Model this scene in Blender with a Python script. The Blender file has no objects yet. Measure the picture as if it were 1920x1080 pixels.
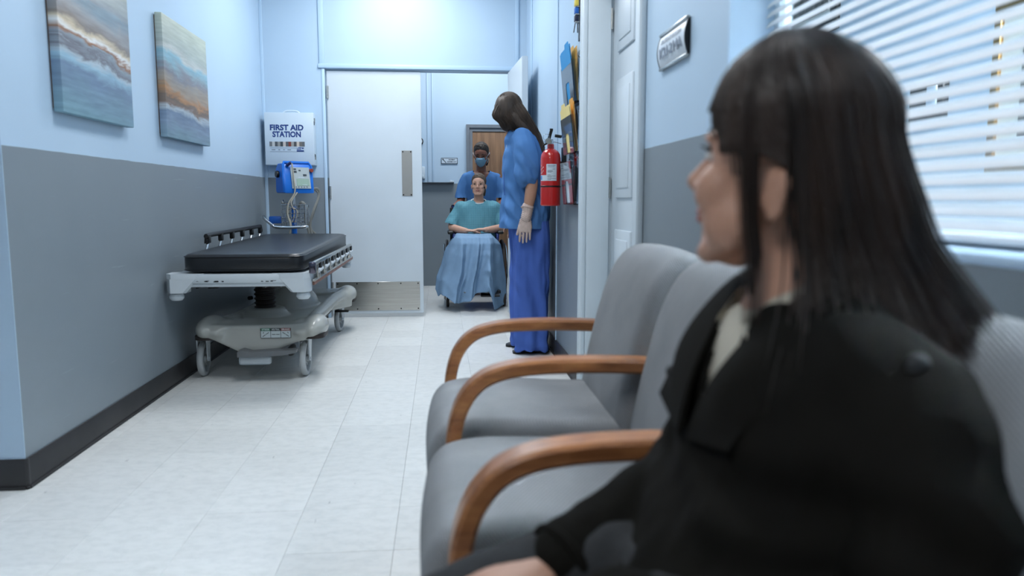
import bpy, bmesh, math, random
from mathutils import Vector as V, Matrix, Euler, noise
random.seed(7)
PI = math.pi
SC = bpy.context.scene
COL = SC.collection

# ------------------------------------------------------------------ camera, world, lamps, exposure
cam_data = bpy.data.cameras.new('camera')
cam = bpy.data.objects.new('camera', cam_data)
COL.objects.link(cam)
cam.location = (0, 0, .994)
cam.rotation_euler = (PI / 2 - .1174, 0, -.0934)
cam_data.sensor_width = 36
cam_data.lens = 26.49
cam_data.clip_start = .02
cam_data.dof.use_dof = True
cam_data.dof.focus_distance = 6.2
cam_data.dof.aperture_fstop = 2.8
SC.camera = cam

world = bpy.data.worlds.new('world')
SC.world = world
world.use_nodes = True
world.node_tree.nodes['Background'].inputs[0].default_value = (.75, .86, 1, 1)
world.node_tree.nodes['Background'].inputs[1].default_value = .25

def area_lamp(loc, sx, sy, power, color=(.965, .985, 1), rot=(0, 0, 0)):
    d = bpy.data.lights.new('ceiling_lamp', 'AREA')
    d.shape = 'RECTANGLE'; d.size = sx; d.size_y = sy; d.energy = power; d.color = color
    o = bpy.data.objects.new('ceiling_lamp', d)
    COL.objects.link(o); o.location = loc; o.rotation_euler = rot
    return o
CEIL = 3.0
LAMPS = [(-.35, 5.35, .6, 1.2, 16.5), (-.15, 2.75, .6, 1.2, 13), (-1.0, -.6, .6, 1.2, 14),
         (.35, 7.75, 1.2, .6, 15), (2.35, 1.0, .5, .9, 190)]
for lx, ly, sx, sy, pw in LAMPS:
    area_lamp((lx, ly, CEIL - .06), sx, sy, pw)

SC.view_settings.view_transform = 'Standard'
SC.view_settings.look = 'None'
SC.view_settings.gamma = 1
SC.view_settings.use_curve_mapping = False
SC.view_settings.exposure = 1.2

# ------------------------------------------------------------------ helpers
def lin(h):
    if isinstance(h, str):
        h = h.lstrip('#'); h = [int(h[i:i + 2], 16) for i in (0, 2, 4)]
    return tuple(((c / 255) / 12.92 if c <= 10.3 else ((c / 255 + .055) / 1.055) ** 2.4) for c in h) + (1,)

MATS = {}
def mat(name, color, rough=.6, metal=0, var=None, bump=None, coat=0, trans=0, ior=1.45, spec=.5, coords='Object', sss=0, stretch=None, alpha=1, emit=0):
    """principled material; var=(scale, amount) colour variation, bump=(scale, strength)"""
    if name in MATS: return MATS[name]
    m = bpy.data.materials.new(name); m.use_nodes = True
    nt = m.node_tree; N = nt.nodes; L = nt.links; b = N['Principled BSDF']
    c = lin(color)
    b.inputs['Base Color'].default_value = c
    b.inputs['Roughness'].default_value = rough
    b.inputs['Metallic'].default_value = metal
    b.inputs['Coat Weight'].default_value = coat
    b.inputs['Transmission Weight'].default_value = trans
    b.inputs['IOR'].default_value = ior
    b.inputs['Specular IOR Level'].default_value = spec
    b.inputs['Alpha'].default_value = alpha
    if emit:
        b.inputs['Emission Color'].default_value = c; b.inputs['Emission Strength'].default_value = emit
    if sss:
        b.inputs['Subsurface Weight'].default_value = sss
        b.inputs['Subsurface Radius'].default_value = (.012, .004, .002)
        b.inputs['Subsurface Scale'].default_value = 1
    if var or bump:
        tc = N.new('ShaderNodeTexCoord'); vec = tc.outputs[coords]
        if stretch:
            mp = N.new('ShaderNodeMapping'); mp.inputs['Scale'].default_value = stretch
            L.new(vec, mp.inputs['Vector']); vec = mp.outputs[0]
    if var:
        n = N.new('ShaderNodeTexNoise'); n.inputs['Scale'].default_value = var[0]; n.inputs['Detail'].default_value = 5
        L.new(vec, n.inputs['Vector'])
        r = N.new('ShaderNodeMapRange'); r.inputs[1].default_value = .3; r.inputs[2].default_value = .7
        L.new(n.outputs[0], r.inputs[0])
        mx = N.new('ShaderNodeMixRGB'); a = var[1]
        c2 = lin(var[2]) if len(var) > 2 else tuple(x * (1 - a) for x in c[:3]) + (1,)
        mx.inputs[1].default_value = tuple(min(1, x * (1 + a * .4)) for x in c[:3]) + (1,) if len(var) < 3 else c
        mx.inputs[2].default_value = c2
        L.new(r.outputs[0], mx.inputs[0]); L.new(mx.outputs[0], b.inputs['Base Color'])
    if bump:
        n = N.new('ShaderNodeTexNoise'); n.inputs['Scale'].default_value = bump[0]; n.inputs['Detail'].default_value = 4
        L.new(vec, n.inputs['Vector'])
        bp = N.new('ShaderNodeBump'); bp.inputs['Strength'].default_value = bump[1]; bp.inputs['Distance'].default_value = .002
        L.new(n.outputs[0], bp.inputs['Height']); L.new(bp.outputs[0], b.inputs['Normal'])
    MATS[name] = m
    return m

def root_of(o):
    while o.parent: o = o.parent
    return o

class B:
    """collects shapes in world coordinates; build() links them as one mesh object"""
    def __init__(s): s.bm = bmesh.new()
    def _add(s, t, M=None):
        if M is not None: bmesh.ops.transform(t, matrix=M, verts=t.verts)
        me = bpy.data.meshes.new('tmp'); t.to_mesh(me); t.free()
        s.bm.from_mesh(me); bpy.data.meshes.remove(me)
        return s
    def box(s, c, d, bev=0, rot=None, seg=2):
        t = bmesh.new(); bmesh.ops.create_cube(t, size=1)
        bmesh.ops.scale(t, vec=d, verts=t.verts)
        if bev: bmesh.ops.bevel(t, geom=t.edges[:], offset=bev, segments=seg, profile=.5, affect='EDGES')
        M = Matrix.Translation(c)
        if rot is not None: M = M @ (rot.to_4x4() if hasattr(rot, 'to_4x4') and not isinstance(rot, Euler) else Euler(rot).to_matrix().to_4x4())
        return s._add(t, M)
    def ell(s, c, r, rot=None, u=20, v=12):
        t = bmesh.new(); bmesh.ops.create_uvsphere(t, u_segments=u, v_segments=v, radius=1)
        bmesh.ops.scale(t, vec=(r, r, r) if isinstance(r, (int, float)) else r, verts=t.verts)
        M = Matrix.Translation(c)
        if rot is not None: M = M @ (rot.to_4x4() if isinstance(rot, Matrix) else Euler(rot).to_matrix().to_4x4())
        return s._add(t, M)
    def loft(s, rings, cap=True, close=True):
        vs = [[s.bm.verts.new(p) for p in r] for r in rings]
        n = len(rings[0])
        for i in range(len(vs) - 1):
            for j in range(n if close else n - 1):
                k = (j + 1) % n
                s.bm.faces.new((vs[i][j], vs[i][k], vs[i + 1][k], vs[i + 1][j]))
        if cap:
            s.bm.faces.new(vs[0][::-1]); s.bm.faces.new(vs[-1])
        return s
    def tube(s, pts, r, n=10, closed=False, flat=None, up=None, ends=False):
        pts = [V(p) for p in pts]; m = len(pts)
        rs = r if isinstance(r, (list, tuple)) else [r] * m
        rings = []; nv = None
        for i, p in enumerate(pts):
            a = pts[i - 1] if (i > 0 or closed) else p
            b = pts[(i + 1) % m] if (i < m - 1 or closed) else p
            t = (b - a).normalized()
            if nv is None:
                nv = V(up) if up else (V((0, 0, 1)) if abs(t.z) < .9 else V((1, 0, 0)))
            nv = (nv - t * nv.dot(t)).normalized()
            bi = t.cross(nv)
            fw = flat if flat else 1
            rings.append([p + nv * (math.cos(2 * PI * k / n) * rs[i]) + bi * (math.sin(2 * PI * k / n) * rs[i] * fw) for k in range(n)])
        if ends:
            t0 = (pts[0] - pts[1]).normalized(); t1 = (pts[-1] - pts[-2]).normalized()
            pre = [[pts[0] + (q - pts[0]) * math.cos(a) + t0 * rs[0] * math.sin(a) for q in rings[0]] for a in (1.35, 1.0, .6, .25)]
            post = [[pts[-1] + (q - pts[-1]) * math.cos(a) + t1 * rs[-1] * math.sin(a) for q in rings[-1]] for a in (.25, .6, 1.0, 1.35)]
            rings = pre + rings + post
        if closed:
            rings.append(rings[0]); s.loft(rings, cap=False); bmesh.ops.remove_doubles(s.bm, verts=s.bm.verts[:], dist=1e-7)
        else: s.loft(rings)
        return s
    def cyl(s, p0, p1, r0, r1=None, n=16):
        return s.tube([p0, p1], [r0, r0 if r1 is None else r1], n)
    def lathe(s, prof, c=(0, 0, 0), n=24, axis='Z', M=None):
        rings = []
        for r, z in prof:
            rg = []
            for k in range(n):
                a = 2 * PI * k / n
                p = V((r * math.cos(a), r * math.sin(a), z))
                if axis == 'X': p = V((p.z, p.x, p.y))
                if axis == 'Y': p = V((p.y, p.z, p.x))
                if M is not None: p = M @ p
                rg.append(p + V(c))
            rings.append(rg)
        return s.loft(rings)
    def prism(s, poly, fn, d0, d1):
        """poly 2D points; fn(u, v, w) -> world point; extruded from w=d0 to d1"""
        return s.loft([[V(fn(u, v, d0)) for u, v in poly], [V(fn(u, v, d1)) for u, v in poly]])
    def quad(s, a, b, c, d):
        s.bm.faces.new([s.bm.verts.new(p) for p in (a, b, c, d)]); return s
    def build(s, name, m, parent=None, sharp=40, **props):
        bm = s.bm
        bmesh.ops.recalc_face_normals(bm, faces=bm.faces[:])
        if parent is not None:
            o0 = root_of(parent).location
            bmesh.ops.translate(bm, vec=-V(o0), verts=bm.verts)
        me = bpy.data.meshes.new(name); bm.to_mesh(me); bm.free()
        return link(name, me, m, parent, sharp, **props)

def link(name, me, m, parent=None, sharp=40, **props):
    me.polygons.foreach_set('use_smooth', [True] * len(me.polygons))
    if sharp and sharp < 180: me.set_sharp_from_angle(angle=math.radians(sharp))
    o = bpy.data.objects.new(name, me); COL.objects.link(o)
    if m:
        if not me.materials: me.materials.append(m)
    if parent is not None: o.parent = parent
    for k, v in props.items(): o[k] = v
    return o

def thing(name, label, cat, loc=(0, 0, 0), group=None):
    o = bpy.data.objects.new(name, None); COL.objects.link(o)
    o.empty_display_size = .05
    o.location = loc; o['label'] = label; o['category'] = cat
    if group: o['group'] = group
    return o
def tag(o, label, cat, group=None):
    o['label'] = label; o['category'] = cat
    if group: o['group'] = group
    return o
def struct(b, name, m, **k):
    o = b.build(name, m, None, **k); o['kind'] = 'structure'
    return o

def text_mesh(name, body, size, M, m, parent, width=None, bold=0, align='CENTER', depth=.0006, conform=None):
    cu = bpy.data.curves.new(name, 'FONT'); cu.body = body; cu.size = size
    cu.align_x = align; cu.align_y = 'CENTER'; cu.offset = bold; cu.extrude = depth; cu.resolution_u = 3
    ob = bpy.data.objects.new(name, cu); COL.objects.link(ob)
    dg = bpy.context.evaluated_depsgraph_get(); dg.update()
    me = bpy.data.meshes.new_from_object(ob.evaluated_get(dg))
    bpy.data.objects.remove(ob); bpy.data.curves.remove(cu)
    xs = [v.co.x for v in me.vertices]
    if width and xs:
        w = max(xs) - min(xs)
        me.transform(Matrix.Diagonal((width / w, 1, 1, 1)))
    if conform: 
        for v in me.vertices: v.co = conform(v.co)
    else: me.transform(M)
    if parent is not None: me.transform(Matrix.Translation(-V(root_of(parent).location)))
    me.materials.clear(); me.materials.append(m)
    return link(name, me, m, parent, 0)

def basis(o, x, y, z):
    M = Matrix.Identity(4)
    for i, c in enumerate((V(x).normalized(), V(y).normalized(), V(z).normalized(), V(o))):
        for j in range(3): M[j][i] = c[j]
    return M

def bez(p, n=12):
    """Catmull-Rom through points"""
    p = [V(q) for q in p]; out = []
    for i in range(len(p) - 1):
        a = p[max(i - 1, 0)]; b = p[i]; c = p[i + 1]; d = p[min(i + 2, len(p) - 1)]
        for k in range(n):
            t = k / n
            out.append(.5 * ((2 * b) + (c - a) * t + (2 * a - 5 * b + 4 * c - d) * t * t + (3 * b - a - 3 * c + d) * t ** 3))
    out.append(p[-1]); return out
def interp(xs, x):
    """piecewise linear table [(x, y)]"""
    if x <= xs[0][0]: return xs[0][1]
    for (a, ya), (b, yb) in zip(xs, xs[1:]):
        if x <= b: return ya + (yb - ya) * (x - a) / (b - a)
    return xs[-1][1]

def remesh(b, name, m, parent, voxel=.008, smooth=4, disp=None, sharp=180, fac=.5, **props):
    """union of closed overlapping shapes grown into one continuous skin"""
    bm = b.bm; bmesh.ops.recalc_face_normals(bm, faces=bm.faces[:])
    me = bpy.data.meshes.new(name); bm.to_mesh(me); bm.free()
    ob = bpy.data.objects.new(name, me); COL.objects.link(ob)
    r = ob.modifiers.new('r', 'REMESH'); r.mode = 'VOXEL'; r.voxel_size = voxel
    if smooth:
        sm = ob.modifiers.new('s', 'SMOOTH'); sm.factor = fac; sm.iterations = smooth
    dg = bpy.context.evaluated_depsgraph_get(); dg.update()
    me2 = bpy.data.meshes.new_from_object(ob.evaluated_get(dg))
    bpy.data.objects.remove(ob); bpy.data.meshes.remove(me)
    if disp:
        nrm = [v.normal.copy() for v in me2.vertices]
        for v, nn in zip(me2.vertices, nrm): v.co = v.co + nn * disp(v.co, nn)
    if parent is not None: me2.transform(Matrix.Translation(-V(root_of(parent).location)))
    me2.materials.clear(); me2.materials.append(m)
    return link(name, me2, m, parent, sharp, **props)

# ------------------------------------------------------------------ materials of the room
def wall_mat(name, two_tone=True, line=1.17):
    m = bpy.data.materials.new(name); m.use_nodes = True
    nt = m.node_tree; N = nt.nodes; L = nt.links; b = N['Principled BSDF']
    g = N.new('ShaderNodeNewGeometry')
    n = N.new('ShaderNodeTexNoise'); n.inputs['Scale'].default_value = 2.2; n.inputs['Detail'].default_value = 6
    L.new(g.outputs['Position'], n.inputs['Vector'])
    def shade(c, c2):
        mx = N.new('ShaderNodeMixRGB'); mx.inputs[1].default_value = lin(c); mx.inputs[2].default_value = lin(c2)
        L.new(n.outputs[0], mx.inputs[0]); return mx.outputs[0]
    up = shade(BLUE, BLUE2)
    if two_tone:
        sx = N.new('ShaderNodeSeparateXYZ'); L.new(g.outputs['Position'], sx.inputs[0])
        n2 = N.new('ShaderNodeTexNoise'); n2.inputs['Scale'].default_value = 9
        L.new(g.outputs['Position'], n2.inputs['Vector'])
        ad = N.new('ShaderNodeMath'); ad.operation = 'MULTIPLY_ADD'; ad.inputs[1].default_value = .006
        L.new(n2.outputs[0], ad.inputs[0]); L.new(sx.outputs['Z'], ad.inputs[2])
        gt = N.new('ShaderNodeMath'); gt.operation = 'GREATER_THAN'; gt.inputs[1].default_value = line + .003
        L.new(ad.outputs[0], gt.inputs[0])
        lo = shade(GREY, GREY2)
        # faint pale scuffs along the lower wall
        mp = N.new('ShaderNodeMapping'); mp.inputs['Scale'].default_value = (1.2, 1.2, 22); mp.inputs['Rotation'].default_value = (.12, 0, 0)
        L.new(g.outputs['Position'], mp.inputs['Vector'])
        n3 = N.new('ShaderNodeTexNoise'); n3.inputs['Scale'].default_value = 2.4; n3.inputs['Detail'].default_value = 8
        L.new(mp.outputs[0], n3.inputs['Vector'])
        rp = N.new('ShaderNodeMapRange'); rp.inputs[1].default_value = .68; rp.inputs[2].default_value = .76; rp.inputs[4].default_value = .35
        L.new(n3.outputs[0], rp.inputs[0])
        ms = N.new('ShaderNodeMixRGB'); ms.inputs[2].default_value = lin('#a8b4bd')
        L.new(rp.outputs[0], ms.inputs[0]); L.new(lo, ms.inputs[1])
        mx = N.new('ShaderNodeMixRGB'); L.new(gt.outputs[0], mx.inputs[0]); L.new(ms.outputs[0], mx.inputs[1]); L.new(up, mx.inputs[2])
        up = mx.outputs[0]
    L.new(up, b.inputs['Base Color'])
    b.inputs['Roughness'].default_value = .38
    b.inputs['Specular IOR Level'].default_value = .35
    n4 = N.new('ShaderNodeTexNoise'); n4.inputs['Scale'].default_value = 260; n4.inputs['Detail'].default_value = 2
    L.new(g.outputs['Position'], n4.inputs['Vector'])
    bp = N.new('ShaderNodeBump'); bp.inputs['Strength'].default_value = .12; bp.inputs['Distance'].default_value = .001
    L.new(n4.outputs[0], bp.inputs['Height']); L.new(bp.outputs[0], b.inputs['Normal'])
    return m
BLUE, BLUE2, GREY, GREY2 = '#abc3d8', '#b4cbde', '#77828a', '#818b91'
M_WALL = wall_mat('wall_two_tone_paint')
M_BLUE = wall_mat('wall_blue_paint', False)
M_TRIMB = mat('blue_trim_paint', '#b4cee4', .4)
M_BASE = mat('black_vinyl_base', '#2e2e30', .45, var=(6, .25))
M_WHITE = mat('white_door_paint', '#c6d1d9', .4, var=(3, .05), bump=(60, .05))
M_JAMB = mat('white_jamb_paint', '#c9d5dd', .4, var=(3, .05))
M_STEEL = mat('brushed_steel', '#c0beb8', .22, 1, var=(3, .12), stretch=(1, 1, 30))
M_CHROME = mat('chrome', '#cfd3d6', .18, 1)
M_BLACK = mat('black_plastic', '#141516', .4)
M_DARK = mat('dark_metal', '#26282a', .4, .6)
M_CEIL = mat('ceiling_tile_white', '#dfe3e6', .85, bump=(120, .3))

def floor_mat():
    m = bpy.data.materials.new('vinyl_floor_tile'); m.use_nodes = True
    nt = m.node_tree; N = nt.nodes; L = nt.links; b = N['Principled BSDF']
    g = N.new('ShaderNodeNewGeometry'); oi = N.new('ShaderNodeObjectInfo')
    mp = N.new('ShaderNodeMapping'); mp.inputs['Scale'].default_value = (6, 10, 5); mp.inputs['Rotation'].default_value = (0, 0, .3)
    L.new(g.outputs['Position'], mp.inputs['Vector'])
    n = N.new('ShaderNodeTexNoise'); n.inputs['Scale'].default_value = 3; n.inputs['Detail'].default_value = 9; n.inputs['Roughness'].default_value = .7
    L.new(mp.outputs[0], n.inputs['Vector'])
    cr = N.new('ShaderNodeValToRGB'); e = cr.color_ramp.elements
    e[0].position = .3; e[0].color = lin('#cfd2d0'); e[1].position = .56; e[1].color = lin('#dfe1df')
    L.new(n.outputs[0], cr.inputs[0])
    # scuffs
    mp2 = N.new('ShaderNodeMapping'); mp2.inputs['Scale'].default_value = (26, 7, 1); mp2.inputs['Rotation'].default_value = (0, 0, -.5)
    L.new(g.outputs['Position'], mp2.inputs['Vector'])
    n2 = N.new('ShaderNodeTexNoise'); n2.inputs['Scale'].default_value = 1.6; n2.inputs['Detail'].default_value = 3
    L.new(mp2.outputs[0], n2.inputs['Vector'])
    r2 = N.new('ShaderNodeMapRange'); r2.inputs[1].default_value = .72; r2.inputs[2].default_value = .77; r2.inputs[4].default_value = .55
    L.new(n2.outputs[0], r2.inputs[0])
    mx = N.new('ShaderNodeMixRGB'); mx.inputs[2].default_value = lin('#6c7072')
    L.new(r2.outputs[0], mx.inputs[0]); L.new(cr.outputs[0], mx.inputs[1])
    hv = N.new('ShaderNodeHueSaturation'); rv = N.new('ShaderNodeMapRange'); rv.inputs[3].default_value = .95; rv.inputs[4].default_value = 1.03
    L.new(oi.outputs['Random'], rv.inputs[0]); L.new(rv.outputs[0], hv.inputs['Value']); L.new(mx.outputs[0], hv.inputs['Color'])
    L.new(hv.outputs[0], b.inputs['Base Color'])
    rr = N.new('ShaderNodeMapRange'); rr.inputs[3].default_value = .22; rr.inputs[4].default_value = .42
    L.new(n.outputs[0], rr.inputs[0]); L.new(rr.outputs[0], b.inputs['Roughness'])
    b.inputs['Specular IOR Level'].default_value = .45
    return m
M_FLOOR = floor_mat()
M_GROUT = mat('floor_seam_dirt', '#85898a', .8)
# ------------------------------------------------------------------ the room
XL, XR, YD, YF = -1.433, .72, 6.4, 8.7
DOOR_L, DOOR_R, DOOR_H = -.93, .585, 2.045
YC = 2.65                       # near corner of the left wall
VX0, VX1 = -1.6, 1.9            # vestibule beyond the double doors

fl = struct(B().box((-.9, 3.6, -.06), (6.6, 12.4, .114)), 'floor', M_GROUT)
T = .3048
tb = B().box((0, 0, -.004), (T - .0008, T - .0008, .008), .0005, seg=1)
tb.bm.verts.ensure_lookup_table()
tme = bpy.data.meshes.new('tile'); tb.bm.to_mesh(tme); tb.bm.free(); tme.materials.append(M_FLOOR)
F_ = V((math.sin(.0934) * math.cos(.1174), math.cos(.0934) * math.cos(.1174), -math.sin(.1174)))
R_ = V((math.cos(.0934), -math.sin(.0934), 0)); U_ = R_.cross(F_)
rest = B(); nt_ = 0
for i in range(-10, 7):
    for j in range(-12, 22):
        x = -.1453 + (i + .5) * T; y = 2.0699 + (j + .5) * T
        if y > 8.65: continue
        if y > 2.5 and y < 6.35 and (x < XL - .14 or x > .86): continue
        if y > 6.35 and (x < VX0 or x > VX1): continue
        if y <= 2.5 and x > .86: continue
        d = V((x, y, 0)) - V((0, 0, .994)); z = d.dot(F_)
        inv = False
        if z > .4:
            px = 960 + 1413 * d.dot(R_) / z; py = 540 - 1413 * d.dot(U_) / z
            inv = -120 < px < 1150 and py < 1250
        if inv and y > 6.5 and x < -.75: inv = False
        if inv and nt_ < 298:
            o = bpy.data.objects.new('tile', tme); COL.objects.link(o); o.parent = fl
            o.location = (x, y, random.uniform(-.0003, .0003)); nt_ += 1
        else:
            rest.box((x, y, -.004), (T - .0008, T - .0008, .008))
rest.build('distant_tiles', M_FLOOR, fl, kind='stuff')

# left wall: a solid block whose near end faces the cross corridor
b = B()
b.box(((-3.6 + XL) / 2, (YC + .003 + YD) / 2, CEIL / 2), (XL + 3.6, YD - YC - .003, CEIL))
wl = struct(b, 'wall_left', M_WALL)
b = B().box(((-3.6 + XL) / 2, YC + .0015, CEIL / 2), (XL + 3.6, .003, CEIL))
b.build('end_panel', M_BLUE, wl)
struct(B().box((-3.65, .15, CEIL / 2), (.1, 5.1, CEIL)), 'wall_far_left', M_WALL)
struct(B().box((-.9, -2.45, CEIL / 2), (5.6, .1, CEIL)), 'wall_front', M_WALL)
struct(B().box((-.9, 3.15, CEIL + .05), (7.2, 11.6, .1)), 'ceiling', M_CEIL)

# door wall
b = B()
b.box(((XL + DOOR_L) / 2, YD + .06, CEIL / 2), (DOOR_L - XL, .12, CEIL))
b.box(((DOOR_L + DOOR_R) / 2, YD + .06, (CEIL + DOOR_H) / 2), (DOOR_R - DOOR_L, .12, CEIL - DOOR_H))
b.box(((DOOR_R + XR) / 2, YD + .06, CEIL / 2), (XR - DOOR_R, .12, CEIL))
b.box(((VX0 + XL) / 2, YD + .06, CEIL / 2), (XL - VX0, .12, CEIL))
b.box(((VX1 + XR) / 2, YD + .06, CEIL / 2), (VX1 - XR, .12, CEIL))
struct(b, 'wall_back', M_WALL)
# battens on the door wall
struct(B().box((XL + .012, YD - .006, CEIL / 2), (.024, .012, CEIL), .002), 'trim_1', M_TRIMB)
b = B().box((DOOR_L - .02, YD - .006, (CEIL + DOOR_H) / 2 + .02), (.04, .012, CEIL - DOOR_H), .002)
struct(b, 'trim_2', M_TRIMB)
struct(B().box(((DOOR_L + DOOR_R) / 2, YD - .008, DOOR_H + .022), (DOOR_R - DOOR_L + .1, .016, .034), .004), 'trim_3', M_TRIMB)
struct(B().box((DOOR_R + .055, YD - .006, (CEIL + DOOR_H) / 2 + .02), (.03, .012, CEIL - DOOR_H), .002), 'trim_4', M_TRIMB)
b = B().box((DOOR_L - .012, YD - .004, DOOR_H / 2), (.024, .008, DOOR_H), .002)
struct(b, 'trim_5', M_TRIMB)

# right wall with its doorway and window
DY0, DY1, DZ = 2.72, 3.74, 2.1          # doorway
WY0, WY1, WZ0, WZ1 = -.35, 1.89, .905, 2.15   # window
WT = .16
b = B()
def rw(y0, y1, z0, z1): b.box((XR + WT / 2, (y0 + y1) / 2, (z0 + z1) / 2), (WT, y1 - y0, z1 - z0))
rw(DY1, YD, 0, CEIL); rw(DY0, DY1, DZ, CEIL); rw(WY1, DY0, 0, CEIL)
rw(WY0, WY1, 0, WZ0); rw(WY0, WY1, WZ1, CEIL); rw(-2.4, WY0, 0, CEIL)
wr = struct(b, 'wall_right', M_WALL)
struct(B().box((XR - .004, 4.665, CEIL / 2), (.008, .012, CEIL), .003), 'trim_6', M_TRIMB)
struct(B().box((XR - .005, 6.0, CEIL / 2), (.01, .03, CEIL), .003), 'trim_7', M_TRIMB)

# black vinyl bases
def base(pts, name):
    b = B()
    for (x0, y0), (x1, y1) in zip(pts, pts[1:]):
        d = V((x1 - x0, y1 - y0, 0)); L_ = d.length; a = math.atan2(d.y, d.x)
        b.box(((x0 + x1) / 2, (y0 + y1) / 2, .054), (L_ + .004, .008, .108), .003, (0, 0, a), 2)
        b.box(((x0 + x1) / 2, (y0 + y1) / 2, .006), (L_ + .004, .02, .012), .004, (0, 0, a), 2)
    return struct(b, name, M_BASE)
o = XL + .004
base([(-3.5, YC - .004), (o - .005, YC - .005), (o + .001, YC + .001), (o, YC + .01), (o, YD)], 'baseboard_left')
base([(o, YD - .004), (DOOR_L - .03, YD - .004)], 'baseboard_back')
base([(XR - .004, DY1 + .08), (XR - .004, YD)], 'baseboard_right')
base([(XR - .004, -2.3), (XR - .004, DY0 - .09)], 'baseboard_right_near')

# vestibule
b = B().box((.15, YF + .06, CEIL / 2), (3.7, .12, CEIL))
wf = struct(b, 'wall_far', M_WALL)
struct(B().box((VX0 - .05, (YD + YF) / 2 + .06, CEIL / 2), (.1, YF - YD, CEIL)), 'wall_vestibule_left', M_WALL)
struct(B().box((VX1 + .05, (YD + YF) / 2 + .06, CEIL / 2), (.1, YF - YD, CEIL)), 'wall_vestibule_right', M_WALL)
struct(B().box((-.14, YF - .006, 2.08), (.014, .012, 1.8), .003), 'trim_8', M_TRIMB)
struct(B().box((-.085, YF - .006, 2.08), (.014, .012, 1.8), .003), 'trim_9', M_TRIMB)
M_GFRAME = mat('grey_door_frame_paint', '#6f7780', .5, var=(8, .12))
M_OAK = mat('brown_wood_door', '#8a6a4e', .45, var=(3, .35, '#5d432f'), stretch=(9, 9, .8), bump=(40, .08))
FX0, FX1, FZ = .293, 1.30, 1.83
dd = struct(B().box(((FX0 + FX1) / 2, YF - .012, (FZ - .07) / 2), (FX1 - FX0 - .12, .024, FZ - .08), .003), 'door_3', M_OAK)
fb = B()
fb.prism([(FX0, 0), (FX0, FZ), (FX1, FZ), (FX1, 0), (FX1 - .035, 0), (FX1 - .035, FZ - .035), (FX0 + .035, FZ - .035), (FX0 + .035, 0)], lambda u, v, w: (u, YF - w, v), 0, .05)
fb.prism([(FX0 + .03, 0), (FX0 + .03, FZ - .03), (FX1 - .03, FZ - .03), (FX1 - .03, 0), (FX1 - .07, 0), (FX1 - .07, FZ - .075), (FX0 + .07, FZ - .075), (FX0 + .07, 0)], lambda u, v, w: (u, YF - w, v), 0, .034)
fb.build('door_frame', M_GFRAME, dd)
B().box((FX0 + .115, YF - .06, .95), (.02, .05, .02), .005).ell((FX0 + .115, YF - .085, .95), .026).build('door_knob', M_CHROME, dd)

# ceiling light panels above the frame
LAMP_AT = dict(zip([l[:2] for l in LAMPS], ('just before the double doors', 'over the middle of the corridor beside the chairs', 'over the cross corridor behind the camera', 'beyond the double doors', 'in the office behind the blind')))
for lx, ly, sx, sy, pw in LAMPS:
    t = thing('ceiling_light', 'recessed ceiling light panel ' + LAMP_AT[(lx, ly)], 'ceiling light', (lx, ly, CEIL), 'ceiling light panels')
    fr = B()
    for s in (-1, 1):
        fr.box((lx + s * (sx / 2 + .015), ly, CEIL - .02), (.03, sy + .06, .04), .004)
        fr.box((lx, ly + s * (sy / 2 + .015), CEIL - .02), (sx, .03, .04), .004)
    fr.build('frame', M_JAMB, t)
    B().box((lx, ly, CEIL - .012), (sx, sy, .006)).build('diffuser', mat('light_diffuser', '#f4f8ff', .5, emit=1.5), t)

# ------------------------------------------------------------------ double doors: two leaves
def door_leaf(M, w, name):
    """local x from hinge along the leaf, y through its thickness (0..-.045 the corridor face), z up"""
    z0, h = .03, 2.032
    g = lambda x, y, z: M @ V((x, y, z))
    b = B(); t = bmesh.new(); bmesh.ops.create_cube(t, size=1)
    bmesh.ops.scale(t, vec=(w, .045, h - z0), verts=t.verts)
    bmesh.ops.bevel(t, geom=t.edges[:], offset=.003, segments=2, affect='EDGES')
    b._add(t, M @ Matrix.Translation((w / 2, 0, (h + z0) / 2)))
    leaf = struct(b, name, M_WHITE)
    def plate(nm, x0, x1, z_0, z_1, m, screws):
        t = bmesh.new(); bmesh.ops.create_cube(t, size=1)
        bmesh.ops.scale(t, vec=(x1 - x0, .004, z_1 - z_0), verts=t.verts)
        bmesh.ops.bevel(t, geom=t.edges[:], offset=.001, segments=1, affect='EDGES')
        q = B()._add(t, M @ Matrix.Translation(((x0 + x1) / 2, -.0245, (z_0 + z_1) / 2)))
        p = q.build(nm, m, leaf)
        sc = B()
        for sx_, sz_ in screws:
            sc.tube([g(sx_, -.026, sz_), g(sx_, -.0285, sz_)], .006, 8)
        sc.build('screws', M_DARK, p)
        return p
    kz0, kz1 = .055, .3
    plate('kick_plate', .03, w - .03, kz0, kz1, M_STEEL, [(x, z) for x in (.045, w * .27, w * .5, w * .75, w - .045) for z in (kz0 + .015, kz1 - .015)])
    plate('push_plate', w - .165, w - .08, 1.02, 1.395, mat('push_plate_steel', '#a9a8a3', .45, 1), [(x, z) for x in (w - .155, w - .09) for z in (1.03, 1.385)])
    for hz in (.25, 1.05, 1.86):
        B().tube([g(.004, -.03, hz - .05), g(.004, -.03, hz + .05)], .011, 10).build('hinge', M_STEEL, leaf)
    return leaf
LW = .762
a = math.radians(1.0)
door_leaf(Matrix.Translation((DOOR_L + .012, YD + .035, 0)) @ Matrix.Rotation(-a * 0, 4, 'Z'), LW, 'door_1')
# right leaf stands open towards the corridor, against the right wall
a = math.radians(-87.2)
M = Matrix.Translation((DOOR_R - .0, YD - .02, 0)) @ Matrix.Rotation(a, 4, 'Z') @ Matrix.Diagonal((1, -1, 1, 1))
door_leaf(M, LW, 'door_2')

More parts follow.
